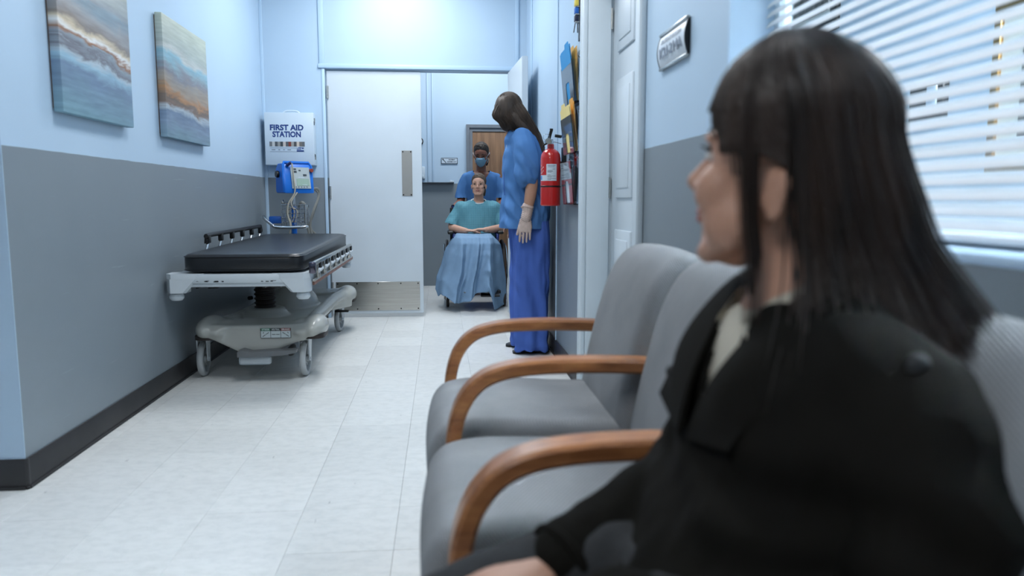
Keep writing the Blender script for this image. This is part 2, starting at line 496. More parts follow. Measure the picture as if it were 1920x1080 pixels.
# ------------------------------------------------------------------ white panelled door in the right wall
b = B()
px_ = XR + .125
b.box((px_ + .02, (DY0 + DY1) / 2, DZ / 2), (.04, DY1 - DY0 - .05, DZ - .02), .002)
d4 = struct(b, 'door_4', M_WHITE)
yc = (DY0 + DY1) / 2
for yy in (yc - .22, yc + .22):
    for z0, z1 in ((.2, .85), (1.0, 1.55), (1.68, 1.95)):
        q = B()
        q.box((px_ - .004, yy, (z0 + z1) / 2), (.012, .3, z1 - z0), .005)
        q.box((px_ - .010, yy, (z0 + z1) / 2), (.01, .22, z1 - z0 - .09), .004)
        q.build('door_panel', M_WHITE, d4)
for hz in (.25, 1.05, 1.86):
    B().tube([(px_ - .012, DY1 - .028, hz - .05), (px_ - .012, DY1 - .028, hz + .05)], .008, 10).build('hinge', M_STEEL, d4)
b = B().ell((px_ - .06, DY0 + .09, .98), (.028, .028, .028)).cyl((px_, DY0 + .09, .98), (px_ - .05, DY0 + .09, .98), .012)
b.build('door_knob', M_CHROME, d4)
b = B()
for y0, y1 in ((DY1 - .02, DY1), (DY0, DY0 + .02)):
    b.box((XR + WT / 2, (y0 + y1) / 2, DZ / 2), (WT, y1 - y0, DZ))
b.box((XR + WT / 2, yc, DZ - .01), (WT, DY1 - DY0, .02))
for y0, y1 in ((DY1 - .034, DY1 - .02), (DY0 + .02, DY0 + .034)):   # stops
    b.box((XR + .055, (y0 + y1) / 2, DZ / 2), (.11, y1 - y0, DZ), .002)
for s, yb in ((1, DY1 - .012), (-1, DY0 + .012)):                     # moulded casings
    b.box((XR - .011, yb + s * .04, DZ / 2 + .03), (.022, .08, DZ + .06), .005)
    b.box((XR - .016, yb + s * .062, DZ / 2 + .03), (.02, .03, DZ + .06), .006)
    b.box((XR - .014, yb + s * .012, DZ / 2 + .02), (.014, .016, DZ + .04), .004)
b.box((XR - .011, yc, DZ + .03), (.022, DY1 - DY0, .08), .005)
struct(b, 'trim_10', M_JAMB)

# ------------------------------------------------------------------ window with blind, and the office behind it
M_GLASS = mat('window_glass', '#eef6fa', 0, trans=1, ior=1.1)
b = B()
b.box((XR + WT / 2, WY1 - .006, (WZ0 + WZ1) / 2), (WT, .012, WZ1 - WZ0))
b.box((XR + WT / 2, WY0 + .006, (WZ0 + WZ1) / 2), (WT, .012, WZ1 - WZ0))
b.box((XR + WT / 2, (WY0 + WY1) / 2, WZ1 - .006), (WT, WY1 - WY0, .012))
b.box((XR + WT / 2, (WY0 + WY1) / 2, WZ0 + .008), (WT - .002, WY1 - WY0 - .024, .016), .003)
win = struct(b, 'window_1', M_TRIMB)
wz = (WZ0 + WZ1) / 2; wy = (WY0 + WY1) / 2
b = B()
for s in (-1, 1):
    b.box((XR + WT - .03, wy + s * ((WY1 - WY0) / 2 - .02), wz), (.03, .03, WZ1 - WZ0), .003)
    b.box((XR + WT - .03, wy, wz + s * ((WZ1 - WZ0) / 2 - .022)), (.03, WY1 - WY0, .03), .003)
b.build('window_frame', M_JAMB, win)
B().box((XR + WT - .03, wy, wz), (.005, WY1 - WY0 - .05, WZ1 - WZ0 - .06)).build('pane', M_GLASS, win)
blind = thing('window_blind', 'white aluminium slatted blind hanging in the window behind the seated woman', 'blind', (XR + .10, wy, WZ0))
M_SLAT = mat('white_slat', '#dfe4e8', .4)
bx = XR + .10
sb = B(); pr = []
for k in range(7):
    u = (k / 6 - .5) * .025; pr.append((u, .0022 * (1 - (2 * u / .025) ** 2)))
ta = math.radians(53)
L2 = (WY1 - WY0 - .03) / 2
def rot2(u, v): return (u * math.cos(ta) - v * math.sin(ta), u * math.sin(ta) + v * math.cos(ta))
top = [rot2(u, v + .0003) for u, v in pr]; bot = [rot2(u, v - .0003) for u, v in pr][::-1]
sb.loft([[V((x, s * L2, z)) for x, z in top + bot] for s in (-1, 1)])
bmesh.ops.recalc_face_normals(sb.bm, faces=sb.bm.faces[:])
sme = bpy.data.meshes.new('slat'); sb.bm.to_mesh(sme); sb.bm.free(); sme.materials.append(M_SLAT)
sme.polygons.foreach_set('use_smooth', [True] * len(sme.polygons)); sme.set_sharp_from_angle(angle=.7)
z = WZ0 + .05
while z < WZ1 - .06:
    o = bpy.data.objects.new('slat', sme); COL.objects.link(o); o.parent = blind
    o.location = (0, 0, z - WZ0); o.rotation_euler = (random.uniform(-.0012, .0012), random.uniform(-.03, .03), 0)
    z += .0235
B().box((bx, wy, WZ1 - .03), (.03, 2 * L2, .03), .003).build('head_rail', M_SLAT, blind)
B().box((bx, wy, WZ0 + .028), (.026, 2 * L2, .014), .005).build('bottom_rail', M_SLAT, blind)
for yy in (WY1 - .12, wy, WY0 + .12):
    q = B()
    for s in (-1, 1):
        q.cyl((bx + s * .0105, yy, WZ0 + .03), (bx + s * .0105, yy, WZ1 - .03), .0007, n=5)
    q.build('ladder_cord', M_SLAT, blind)
# office behind the glass
OX = 2.6
struct(B().box((OX + .05, 2.6, CEIL / 2), (.1, 8.2, CEIL)), 'wall_office', mat('pale_office_paint', '#c6d6e2', .6, var=(2, .04)))
# ------------------------------------------------------------------ paintings
def paint_mat(name, stops, y0, z0, h, slant, seed):
    m = bpy.data.materials.new(name); m.use_nodes = True
    nt = m.node_tree; N = nt.nodes; L = nt.links; b = N['Principled BSDF']
    g = N.new('ShaderNodeNewGeometry'); sx = N.new('ShaderNodeSeparateXYZ'); L.new(g.outputs['Position'], sx.inputs[0])
    mp = N.new('ShaderNodeMapping'); mp.inputs['Scale'].default_value = (0, 1.6, 5); mp.inputs['Location'].default_value = (seed, seed, seed)
    L.new(g.outputs['Position'], mp.inputs['Vector'])
    n = N.new('ShaderNodeTexNoise'); n.inputs['Scale'].default_value = 2.2; n.inputs['Detail'].default_value = 7; n.inputs['Roughness'].default_value = .6; n.inputs['Distortion'].default_value = .6
    L.new(mp.outputs[0], n.inputs['Vector'])
    def mth(op, a, bb, c=None):
        q = N.new('ShaderNodeMath'); q.operation = op
        for i, v in enumerate((a, bb, c)):
            if v is None: continue
            if isinstance(v, (int, float)): q.inputs[i].default_value = v
            else: L.new(v, q.inputs[i])
        return q.outputs[0]
    t = mth('DIVIDE', mth('SUBTRACT', sx.outputs['Z'], z0), h)
    t = mth('MULTIPLY_ADD', mth('SUBTRACT', sx.outputs['Y'], y0), slant, t)
    t = mth('MULTIPLY_ADD', mth('SUBTRACT', n.outputs[0], .5), .27, t)
    cr = N.new('ShaderNodeValToRGB'); e = cr.color_ramp.elements
    e[0].position = stops[0][0]; e[0].color = lin(stops[0][1]); e[1].position = stops[-1][0]; e[1].color = lin(stops[-1][1])
    for p, c in stops[1:-1]:
        k = e.new(p); k.color = lin(c)
    L.new(t, cr.inputs[0])
    n2 = N.new('ShaderNodeTexNoise'); n2.inputs['Scale'].default_value = 14; n2.inputs['Detail'].default_value = 6
    mp2 = N.new('ShaderNodeMapping'); mp2.inputs['Scale'].default_value = (0, .4, 4); L.new(g.outputs['Position'], mp2.inputs['Vector']); L.new(mp2.outputs[0], n2.inputs['Vector'])
    ov = N.new('ShaderNodeMixRGB'); ov.blend_type = 'OVERLAY'; ov.inputs[0].default_value = .35
    L.new(cr.outputs[0], ov.inputs[1]); L.new(n2.outputs[0], ov.inputs[2]); L.new(ov.outputs[0], b.inputs['Base Color'])
    b.inputs['Roughness'].default_value = .55
    bp = N.new('ShaderNodeBump'); bp.inputs['Strength'].default_value = .3; bp.inputs['Distance'].default_value = .001
    L.new(n2.outputs[0], bp.inputs['Height']); L.new(bp.outputs[0], b.inputs['Normal'])
    return m
S1 = [(0, '#7fa3b2'), (.2, '#7590a5'), (.3, '#6f86a0'), (.36, '#8fb2c6'), (.4, '#a9b9c4'), (.43, '#6d6f78'), (.47, '#8a97a2'), (.5, '#8b5f3c'), (.53, '#d9dcdc'), (.56, '#c2b49c'), (.6, '#7d7670'), (.68, '#8d8f92'), (.76, '#6f8694'), (.8, '#7f8990'), (.9, '#939c9c'), (1, '#9aa39c')]
S2 = [(0, '#7f9cab'), (.14, '#7f93aa'), (.22, '#6f839c'), (.27, '#a9b6c0'), (.31, '#7c6a60'), (.35, '#6d625a'), (.39, '#a57c58'), (.43, '#97897a'), (.5, '#8f8a84'), (.56, '#7c7f88'), (.62, '#8399a4'), (.68, '#7fa9ba'), (.73, '#b0b6b4'), (.8, '#9aa5a2'), (1, '#a9b3a6')]
for (y0, y1, z0, z1, st, sl, sd, lab) in (
        (3.0, 3.65, 1.317, 1.935, S1, .1, 3.1, 'abstract seascape canvas with a white and rust streak, the nearer one'),
        (4.075, 4.8, 1.312, 1.93, S2, .06, 8.4, 'abstract seascape canvas with an orange edge band, hanging nearer the first aid cabinet')):
    t = thing('canvas_painting', lab, 'painting', (XL + .003, (y0 + y1) / 2, z0), 'seascape canvases on the left wall')
    q = B().box((XL + .024, (y0 + y1) / 2, (z0 + z1) / 2), (.036, y1 - y0, z1 - z0), .004)
    q.build('canvas', paint_mat('painted_canvas', st, y0, z0, z1 - z0, sl, sd), t)
    q = B()
    for s in (-1, 1):
        q.box((XL + .006, (y0 + y1) / 2 + s * ((y1 - y0) / 2 - .03), (z0 + z1) / 2), (.012, .04, z1 - z0 - .03))
        q.box((XL + .006, (y0 + y1) / 2, (z0 + z1) / 2 + s * ((z1 - z0) / 2 - .03)), (.012, y1 - y0 - .03, .04))
    q.build('stretcher_bars', M_OAK, t)

# ------------------------------------------------------------------ first aid cabinet
AX0, AX1, AZ0, AZ1, AY = -1.396, -1.01, 1.266, 1.68, 6.272
M_BOX = mat('white_enamel', '#c3d2dd', .35)
M_NAVY = mat('navy_print', '#1f3a78', .5)
fa = thing('first_aid_cabinet', 'white metal first aid cabinet with navy lettering, mounted on the end wall', 'first aid box', ((AX0 + AX1) / 2, YD, AZ0))
B().box(((AX0 + AX1) / 2, (AY + .03 + YD) / 2, (AZ0 + AZ1) / 2), (AX1 - AX0 - .004, YD - AY - .03, AZ1 - AZ0), .004).build('body', M_BOX, fa)
dr = B().box(((AX0 + AX1) / 2, AY + .014, (AZ0 + AZ1) / 2), (AX1 - AX0, .028, AZ1 - AZ0), .005).build('door', M_BOX, fa)
for z in (1.33, 1.62): B().cyl((AX1 + .003, AY + .03, z - .02), (AX1 + .003, AY + .03, z + .02), .005, n=8).build('hinge', M_STEEL, fa)
B().tube(bez([(-1.262, AY + .07, AZ1 - .004), (-1.25, AY + .07, AZ1 + .012), (-1.225, AY + .07, AZ1 + .02), (-1.165, AY + .07, AZ1 + .02), (-1.14, AY + .07, AZ1 + .012), (-1.125, AY + .07, AZ1 - .004)], 5), .007, 8).build('handle', M_BOX, fa)
B().box((AX1 + .001, AY + .024, 1.60), (.006, .02, .03), .002).build('latch', M_DARK, fa)
B().box((AX1 + .001, AY + .024, 1.345), (.006, .02, .02), .002).build('latch', M_DARK, fa)
FR = lambda x, z: basis((x, AY - .0005, z), (1, 0, 0), (0, 0, 1), (0, -1, 0))
text_mesh('lettering', 'FIRST AID', .06, FR(-1.222, 1.560), M_NAVY, dr, .262, .0022)
text_mesh('lettering', 'STATION', .06, FR(-1.222, 1.507), M_NAVY, dr, .222, .0022)
cols = ['#6b6f72', '#b7b9b8', '#4a5055', '#8d8f8c', '#3c4449', '#c0b8b0', '#54585c', '#7a3a30', '#9a9a96', '#4e4f50', '#c9bdb0', '#6d6a66', '#5f6367']
for k, c in enumerate(cols):                 # the strip of small photographs
    x0 = -1.360 + .276 * k / len(cols); w_ = .276 / len(cols)
    B().box((x0 + w_ / 2, AY - .0006, 1.432), (w_, .001, .038)).build('photo_strip', mat('print_' + c[1:], c, .5), dr)
q = B()
for z in (1.401, 1.372): q.box((-1.222, AY - .0006, z), (.27, .0008, .002))
for x0, w_ in ((-1.33, .03), (-1.285, .014), (-1.248, .014), (-1.207, .028)): q.box((x0, AY - .0006, 1.387), (w_, .0008, .005))
q.build('small_print', mat('grey_print', '#5a6470', .5), dr, kind='stuff')
q = B().box((-1.122, AY - .0006, 1.403), (.026, .001, .007)).box((-1.13, AY - .0006, 1.392), (.034, .001, .006)).box((-1.12, AY - .0006, 1.379), (.056, .001, .011)).box((-1.1, AY - .0006, 1.4), (.012, .001, .012))
q.build('blue_emblem', M_NAVY, dr)

# ------------------------------------------------------------------ vital signs monitor on its rolling stand
mx_, my_ = -1.165, 6.08
mon = thing('vital_signs_monitor', 'blue vital signs monitor on a wheeled stand behind the gurney', 'medical monitor', (mx_, my_, 0))
M_MBLUE = mat('bright_blue_plastic', '#1267c4', .35)
M_MDARK = mat('deep_blue_plastic', '#0f4f9e', .4)
M_PANEL = mat('grey_control_panel', '#a2adb0', .45)
th = math.radians(33)
fx, fy = V((math.cos(th), math.sin(th), 0)), V((-math.sin(th), math.cos(th), 0))   # unit's right, unit's back
MC = V((mx_ + .035, my_ - .03, 1.155))
def um(u, v, w): return MC + fx * u + fy * v + V((0, 0, w))
prof = [(-.085, -.115), (-.09, -.085), (-.055, .09), (-.035, .112), (.04, .112), (.085, .07), (.09, -.10), (.075, -.115)]
q = B()
rings = []
for u, ins in ((-.118, .02), (-.114, .008), (-.10, 0), (.10, 0), (.114, .008), (.118, .02)):
    rings.append([um(u, v * (1 - ins * 3), w * (1 - ins * 2)) for v, w in prof])
q.loft(rings).build('housing', M_MBLUE, mon)
sl_ = V((0, 0, 0))
d_up = (fy * .035 + V((0, 0, .175))).normalized(); d_n = fx.cross(d_up).normalized()
P0 = um(0, -.0735, 0)
if d_n.dot(V((0, -1, 0))) < 0: d_n = -d_n
MP = basis(P0 + d_n * .004, fx, d_up, d_n)
def pl(b, u, v, du, dv, dz=.004, off=0): return b.box((0, 0, 0), (0, 0, 0)) if 0 else b._add(mkbox(du, dv, dz), MP @ Matrix.Translation((u, v, off)))
def mkbox(a, b_, c):
    t = bmesh.new(); bmesh.ops.create_cube(t, size=1); bmesh.ops.scale(t, vec=(a, b_, c), verts=t.verts); return t
pn = pl(B(), .015, .0, .15, .165, .006).build('control_panel', M_PANEL, mon)
pl(B(), .03, -.035, .1, .055, .002, .004).build('screen', mat('lcd_screen', '#8fa79a', .2), pn)
for u, v, a_, b_ in ((-.03, .067, .028, .012), (-.028, .047, .03, .014), (.012, .058, .016, .009), (.05, .022, .028, .014)):
    pl(B(), u, v, a_, b_, .002, .004).build('display_window', mat('dark_display', '#3a4146', .3), pn)
q = B()
for k in range(5): pl(q, -.03 + k * .022, -.072, .011, .009, .003, .004)
q.build('buttons', mat('button_grey', '#6d7a82', .5), pn)
q = B()
pl(q, .02, .002, .05, .004, .001, .004); pl(q, .04, -.055, .04, .003, .001, .006)
q.build('small_print', M_BOX, pn, kind='stuff')
q = B()
q.tube([um(-.112, -.07, -.11), um(-.112, -.05, .09), um(-.10, -.035, .118), um(.10, -.035, .118), um(.112, -.05, .09), um(.112, -.07, -.11)], .012, 8)
q.build('face_bezel', M_MBLUE, mon)
B().lathe([(.0, 0), (.026, 0), (.028, .008), (.024, .02), (0, .02)], M=basis(um(-.118, .03, .03), fy, (0, 0, 1), -fx), n=16).build('knob', M_BLACK, mon)
B().cyl(um(-.085, -.06, .095), um(-.06, -.085, .115), .012).build('probe_well', mat('navy_plastic', '#16255a', .4), mon)
B().cyl(um(.105, -.06, .06), um(.105, -.085, .06), .014).build('connector', mat('rust_connector', '#8a3b2a', .4), mon)
px0, py0 = mx_ + .01, my_ + .02
B().cyl((px0, py0, .93), (px0, py0, 1.05), .014).build('upper_pole', M_CHROME, mon)
B().cyl((px0, py0, .10), (px0, py0, .94), .021).build('lower_pole', M_MBLUE, mon)
B().cyl((px0 - .02, py0 - .01, .965), (px0 - .07, py0 - .03, .965), .008).ell((px0 - .075, py0 - .03, .965), (.012, .022, .028)).build('height_clamp', M_STEEL, mon)
# wire basket in front of the pole
q = B()
bx0, bx1, by0, by1, bz0, bz1 = mx_ - .05, mx_ + .13, my_ - .15, my_ - .01, .785, .95
def wire(*p): q.tube(p, .0028, 5)
for k in range(6):
    z = bz0 + (bz1 - bz0) * k / 5
    q.tube([(bx0, by0, z), (bx1, by0, z), (bx1, by1, z), (bx0, by1, z)], .0034 if k in (0, 5) else .0024, 5, closed=True)
for k in range(6):
    x = bx0 + (bx1 - bx0) * k / 5
    wire((x, by1, bz1), (x, by1, bz0), (x, by0, bz0), (x, by0, bz1))
for k in range(1, 4):
    y = by0 + (by1 - by0) * k / 4
    wire((bx0, y, bz1), (bx0, y, bz0), (bx1, y, bz0), (bx1, y, bz1))
q.build('wire_basket', M_CHROME, mon)
B().tube(bez([(-1.37, 6.02, .86), (-1.35, 5.97, .842), (-1.29, 5.93, .80), (-1.26, 5.92, .782), (-1.15, 5.915, .778), (-1.04, 5.92, .783), (-1.03, 5.96, .785)], 6), .012, 10).build('push_handle', M_CHROME, mon)
B().box((-1.275, 5.99, .835), (.09, .05, .055), .008).build('accessory_box', M_MDARK, mon)
M_CABLE = mat('beige_cable', '#a9a598', .6)
q = B()
q.tube(bez([um(-.06, -.10, .11), um(-.05, -.10, .0), um(-.045, -.10, -.11), (-1.16, 5.93, .96), (-1.17, 5.93, .88), (-1.15, 5.925, .8), (-1.16, 5.93, .72)], 6), .006, 6)
q.tube(bez([um(-.02, -.09, -.11), (-1.14, 5.93, .97), (-1.12, 5.935, .9), (-1.14, 5.94, .82), (-1.17, 5.95, .87), (-1.15, 5.95, .93), (-1.10, 5.95, .9), (-1.12, 5.95, .82)], 6), .005, 6)
q.build('coiled_cable', M_CABLE, mon)
q = B()
q.tube(bez([um(.11, -.03, -.09), um(.17, -.03, -.08), um(.185, -.03, -.13), (-.995, 6.05, .9), (-1.02, 6.04, .8), (-1.01, 6.04, .72)], 7), .010, 6, flat=.5)
q.tube(bez([um(.12, .02, -.06), um(.2, .02, -.12), (-1.0, 6.08, .88), (-1.03, 6.06, .78), (-.97, 6.07, .7), (-.93, 6.07, .62)], 7), .008, 6, flat=.5)
q.tube(bez([(-1.1, 6.0, .93), (-1.07, 5.98, .97), (-1.04, 5.99, .93), (-1.05, 6.0, .84), (-1.03, 6.02, .74), (-1.04, 6.02, .68)], 6), .012, 6, flat=.4)
q.build('cuff_hose', mat('grey_hose', '#6f716d', .6), mon)
q = B()
q.ell((px0, py0, .085), (.045, .045, .03))
for k in range(4):
    a = PI / 4 + k * PI / 2
    e = V((px0 + .25 * math.cos(a) * .8, py0 + .25 * math.sin(a), .08))
    q.tube([(px0, py0, .085), e], [.02, .013], 8)
q.build('wheel_base', M_STEEL, mon)
for k in range(4):
    a = PI / 4 + k * PI / 2
    e = V((px0 + .25 * math.cos(a) * .8, py0 + .25 * math.sin(a), 0))
    B().lathe([(0, -.012), (.03, -.012), (.034, -.006), (.034, .006), (.03, .012), (0, .012)], (e.x, e.y, .0345), 16, 'X').cyl((e.x, e.y, .06), (e.x, e.y, .085), .008).build('caster', M_BLACK, mon)

# ------------------------------------------------------------------ hospital stretcher
gx0, gx1, gy0, gy1 = -1.412, -.688, 3.98, 5.9
g = thing('hospital_stretcher', 'wheeled hospital stretcher with black mattress parked along the left wall', 'stretcher', (-1.06, 5.0, 0))
M_GWHITE = mat('white_stretcher_enamel', '#c5ced4', .3, var=(5, .06))
M_GBASE = mat('grey_beige_moulding', '#a9aba6', .2, var=(4, .06))
M_VINYL = mat('black_vinyl', '#1b1e22', .33, bump=(180, .12))
M_COPPER = mat('worn_pink_bumper', '#9a7468', .6, var=(20, .25))
M_RUBBER = mat('black_rubber', '#292321', .55)
M_WHEEL = mat('grey_caster_plastic', '#b3b8ba', .45)
# mattress: rounded slab, lifted a little at the far end
def rrect(x0, x1, y0, y1, r, z, n=6):
    out = []
    for cx, cy, a0 in ((x1 - r, y1 - r, 0), (x0 + r, y1 - r, 90), (x0 + r, y0 + r, 180), (x1 - r, y0 + r, 270)):
        for k in range(n + 1):
            a = math.radians(a0 + 90 * k / n); out.append(V((cx + r * math.cos(a), cy + r * math.sin(a), z)))
    return out
def tilt(p): return V((p.x, p.y, p.z + .022 * (p.y - 4.0) / 1.88))
q = B(); rings = []
for ins, z in ((.02, .618), (.006, .622), (0, .632), (0, .688), (.005, .702), (.014, .709), (.03, .712), (.16, .715)):
    rings.append([tilt(p) for p in rrect(-1.335 + ins, -.722 - ins, 4.0 + ins, 5.885 - ins, .075 - ins * .3, z)])
mt = q.loft(rings).build('mattress', M_VINYL, g, sharp=60)
q = B().tube([tilt(p) for p in rrect(-1.336, -.721, 3.999, 5.886, .075, .697)], .003, 6, closed=True)
q.tube([tilt(p) for p in rrect(-1.336, -.721, 3.999, 5.886, .075, .627)], .003, 6, closed=True)
q.build('piping', M_VINYL, mt)
# deck frame
q = B()
q.box((-1.05, 4.94, .595), (.62, 1.82, .03), .004)
for x in (gx0 + .05, gx1 - .03): q.box((x, 4.94, .585), (.05, 1.84, .05), .008)
q.build('deck_frame', M_GWHITE, g)
for ye, s in ((gy0, 1), (gy1, -1)):
    q = B()
    q.box((-1.05, ye + s * .03, .585), (.66, .05, .05), .01)
    q.box((-1.05, ye + s * .05, .552), (.60, .07, .02), .006)
    for xa, sx in ((gx0, 1), (gx1, -1)):
        q.loft([[V((xa + sx * a, ye + s * b_, z)) for a, b_ in ((0, .03), (.03, 0), (.15, .004), (.19, .02), (.19, .1), (.03, .13), (0, .11))] for z in (.585, .612)])
        q.loft([[V((xa + sx * a, ye + s * b_, z)) for a, b_ in ((.0, .03), (.025, 0), (.085 + (.09 * (z - .515) / .1), .004), (.1 + (.09 * (z - .515) / .1), .02), (.1, .09), (.02, .11), (0, .09))] for z in (.512, .55, .585)])
    q.build('end_plate', M_GWHITE, g)
    for xa, sx in ((gx0, 1), (gx1, -1)):
        B().lathe([(0, .47), (.026, .472), (.036, .484), (.036, .495), (.03, .506), (.014, .512), (.012, .53), (0, .53)], (xa + sx * .04, ye + s * .05, 0), 20).build('roller_bumper', M_GWHITE, g)
for x, w_ in ((-1.27, .012), (-1.19, .05), (-.93, .012), (-.87, .05)): B().box((x, 4.06, .545), (w_, .06, .03), .003).build('fixing_bracket', M_DARK, g)
q = B()   # chipped paint flecks on the end bar
for k in range(14):
    x = random.uniform(-1.26, -.86); q.box((x, gy0 + .0048, random.uniform(.57, .576)), (random.uniform(.004, .02), .0012, random.uniform(.002, .005)))
q.build('paint_chips', M_DARK, g, kind='stuff')
B().box((gx1 + .004, 4.97, .548), (.014, 1.76, .022), .004).build('side_bumper_strip', M_COPPER, g)
# lowered rail on the corridor side
q = B()
q.box((gx1 + .012, 4.85, .655), (.022, 1.66, .022), .006)
q.box((gx1 + .01, 4.9, .566), (.016, 1.7, .012), .003)
rr = q.build('lowered_side_rail', M_STEEL, g)
B().box((gx1 + .014, 4.015, .637), (.036, .03, .062), .008).build('rail_end_cap', mat('dark_chrome', '#6a6672', .15, 1), rr)
for k in range(7):
    y = 4.17 + k * .235
    q = B().box((gx1 + .012, y, .612), (.016, .022, .09), .002).box((gx1 + .014, y + .05, .59), (.014, .018, .055), .002)
    q.build('rail_bracket', M_STEEL, rr)
    B().box((gx1 + .012, y + .075, .633), (.03, .06, .038), .006).build('pivot_block', M_BLACK, rr)
    B().cyl((gx1 + .02, y - .01, .606), (gx1 + .02, y + .12, .612), .011, n=10).build('rail_rod', M_GWHITE, rr)
# raised rail along the wall
q = B()
q.tube(bez([(-1.372, 4.57, .735), (-1.37, 4.575, .77), (-1.368, 4.61, .782), (-1.366, 5.2, .786), (-1.364, 5.8, .79), (-1.364, 5.87, .786), (-1.364, 5.885, .75)], 6), .0135, 10)
lr = q.build('raised_side_rail', M_BLACK, g)
for k in range(6):
    y = 4.585 + k * .257
    B().box((-1.366, y, .762), (.024, .044, .05), .006).build('rail_socket', M_BLACK, lr)
    B().cyl((-1.366, y, .75), (-1.372, y - .11, .60), .0085, n=10).build('rail_post', M_CHROME, lr)
# base: moulded cover with wide ends, nose at the front, ridge along the corridor side
q = B()
fp = [(-1.31, .245), (-1.25, .236), (-1.10, .160), (-.93, .160), (-.80, .212), (-.70, .236), (-.69, .27), (-.71, .305), (-.76, .318), (-.84, .312), (-1.16, .312), (-1.24, .318), (-1.29, .305), (-1.315, .27)]
q.prism(fp, lambda u, v, w: (u, w, v), 4.16, 4.44)
rp = [(x, max(z, .235)) for x, z in fp]
q.prism(rp, lambda u, v, w: (u, w, v), 5.6, 5.88)
for x in (-1.285, -.715):
    for y in (4.3, 5.74):
        q.ell((x, y, .282), (.072, .175, .066), None, 28, 18)
        q.ell((x + (.06 if x < -1 else -.06), y, .275), (.09, .17, .05), None, 28, 18)
q.prism([(-1.34, 4.4), (-.66, 4.4), (-.80, 4.62), (-.80, 5.4), (-.66, 5.64), (-1.34, 5.64), (-1.24, 5.3), (-1.24, 4.7)], lambda u, v, w: (u, v, w), .20, .285)
q.tube(bez([(-.72, 4.38, .285), (-.765, 4.6, .278), (-.775, 5.0, .275), (-.765, 5.4, .285), (-.72, 5.66, .295)], 5), .042, 10)
q.tube(bez([(-1.28, 4.38, .285), (-1.235, 4.6, .278), (-1.225, 5.0, .275), (-1.235, 5.4, .285), (-1.28, 5.66, .295)], 5), .042, 10)
q.lathe([(0, .27), (.16, .27), (.13, .31), (.115, .335), (0, .335)], (-1.085, 4.72, 0), 24)
q.ell((-1.0, 5.16, .27), (.17, .24, .16)); q.lathe([(0, .3), (.12, .3), (.11, .44), (.09, .46), (0, .46)], (-1.05, 5.2, 0), 24)
cv = remesh(q, 'base_cover', M_GBASE, g, .007, 22)
# bellows over the lifting columns
for cx, cy, z0, z1 in ((-1.085, 4.72, .325, .565), (-1.05, 5.22, .44, .565)):
    pr = [(0, z0)]; n_ = 9 if z1 - z0 > .2 else 5
    for k in range(n_):
        za = z0 + (z1 - z0) * k / n_; zb = z0 + (z1 - z0) * (k + .5) / n_
        pr += [(.055, za), (.064, za + (zb - za) * .7), (.064, zb), (.055, zb + (zb - za) * .6)]
    pr += [(0, z1)]
    B().lathe(pr, (cx, cy, 0), 24).build('column_bellows', M_RUBBER, g)
B().cyl((-1.15, 4.66, .40), (-1.16, 4.64, .40), .012).build('valve', M_BLACK, g)
# steer / neutral / brake decal
DX0, DX1, DZ0, DZ1, DY = -.985, -.825, .242, .296, 4.1565
FRD = lambda x, z: basis((x, DY - .0026, z), (1, 0, 0), (0, 0, 1), (0, -1, 0))
dc = B().box(((DX0 + DX1) / 2, DY, (DZ0 + DZ1) / 2), (DX1 - DX0, .004, DZ1 - DZ0)).build('pedal_decal', mat('decal_white', '#b9c4c6', .4), g)
cw = (DX1 - DX0) / 3
for k, (tx, c) in enumerate((('STEER', '#2f6b52'), ('NEUTRAL', '#1c2022'), ('BRAKE', '#7d3a34'))):
    xc = DX0 + cw * (k + .5)
    B().box((xc, DY - .0022, DZ1 - .008), (cw - .003, .0012, .0155)).build('decal_heading', mat('decal_' + tx.lower(), c, .5), dc)
    text_mesh('lettering', tx, .013, FRD(xc, DZ1 - .008), mat('decal_letter', '#c9d2d2', .5), dc, cw * .8, .0002, depth=.0006)
    a = (.6, 0, -.6)[k]
    q = B()
    for s in (-1, 1):
        q.box((xc + s * .011 * math.cos(a), DY - .0024, DZ0 + .019 + s * .011 * math.sin(a)), (.019, .0008, .003), 0, (0, -a, 0))
    if k != 1: q.box((xc + (-.012 if k == 0 else .012), DY - .0024, DZ0 + .029), (.003, .0008, .008), 0, (0, .5 if k == 0 else -.5, 0))
    q.build('pedal_symbol', M_BLACK, dc)
q = B()
for x in (DX0, DX0 + cw, DX0 + 2 * cw, DX1): q.box((x, DY - .0022, (DZ0 + DZ1) / 2), (.0022, .001, DZ1 - DZ0))
q.box(((DX0 + DX1) / 2, DY - .0022, DZ0), (DX1 - DX0, .001, .0022))
q.build('decal_lines', M_BLACK, dc)
# brake pedal at the nose
q = B()
q.loft([[V((x, y, z)) for y, z in ((4.10, zt), (4.16, zt + .004), (4.16, zb), (4.10, zb))] for x, zt, zb in ((-1.10, .176, .148), (-1.075, .186, .150), (-1.03, .172, .147), (-.95, .178, .150), (-.86, .180, .154), (-.79, .181, .168))])
q.box((-1.0, 4.2, .16), (.08, .12, .02), .004)
q.build('brake_pedal', mat('grey_pedal', '#6e7275', .4, .3), g)
B().box((-1.015, 4.14, .122), (.17, .012, .046), .012, seg=3).build('pedal_plate', M_GWHITE, g)
B().box((-.83, 4.2, .165), (.03, .1, .05), .01).build('pedal_stop', M_BLACK, g)
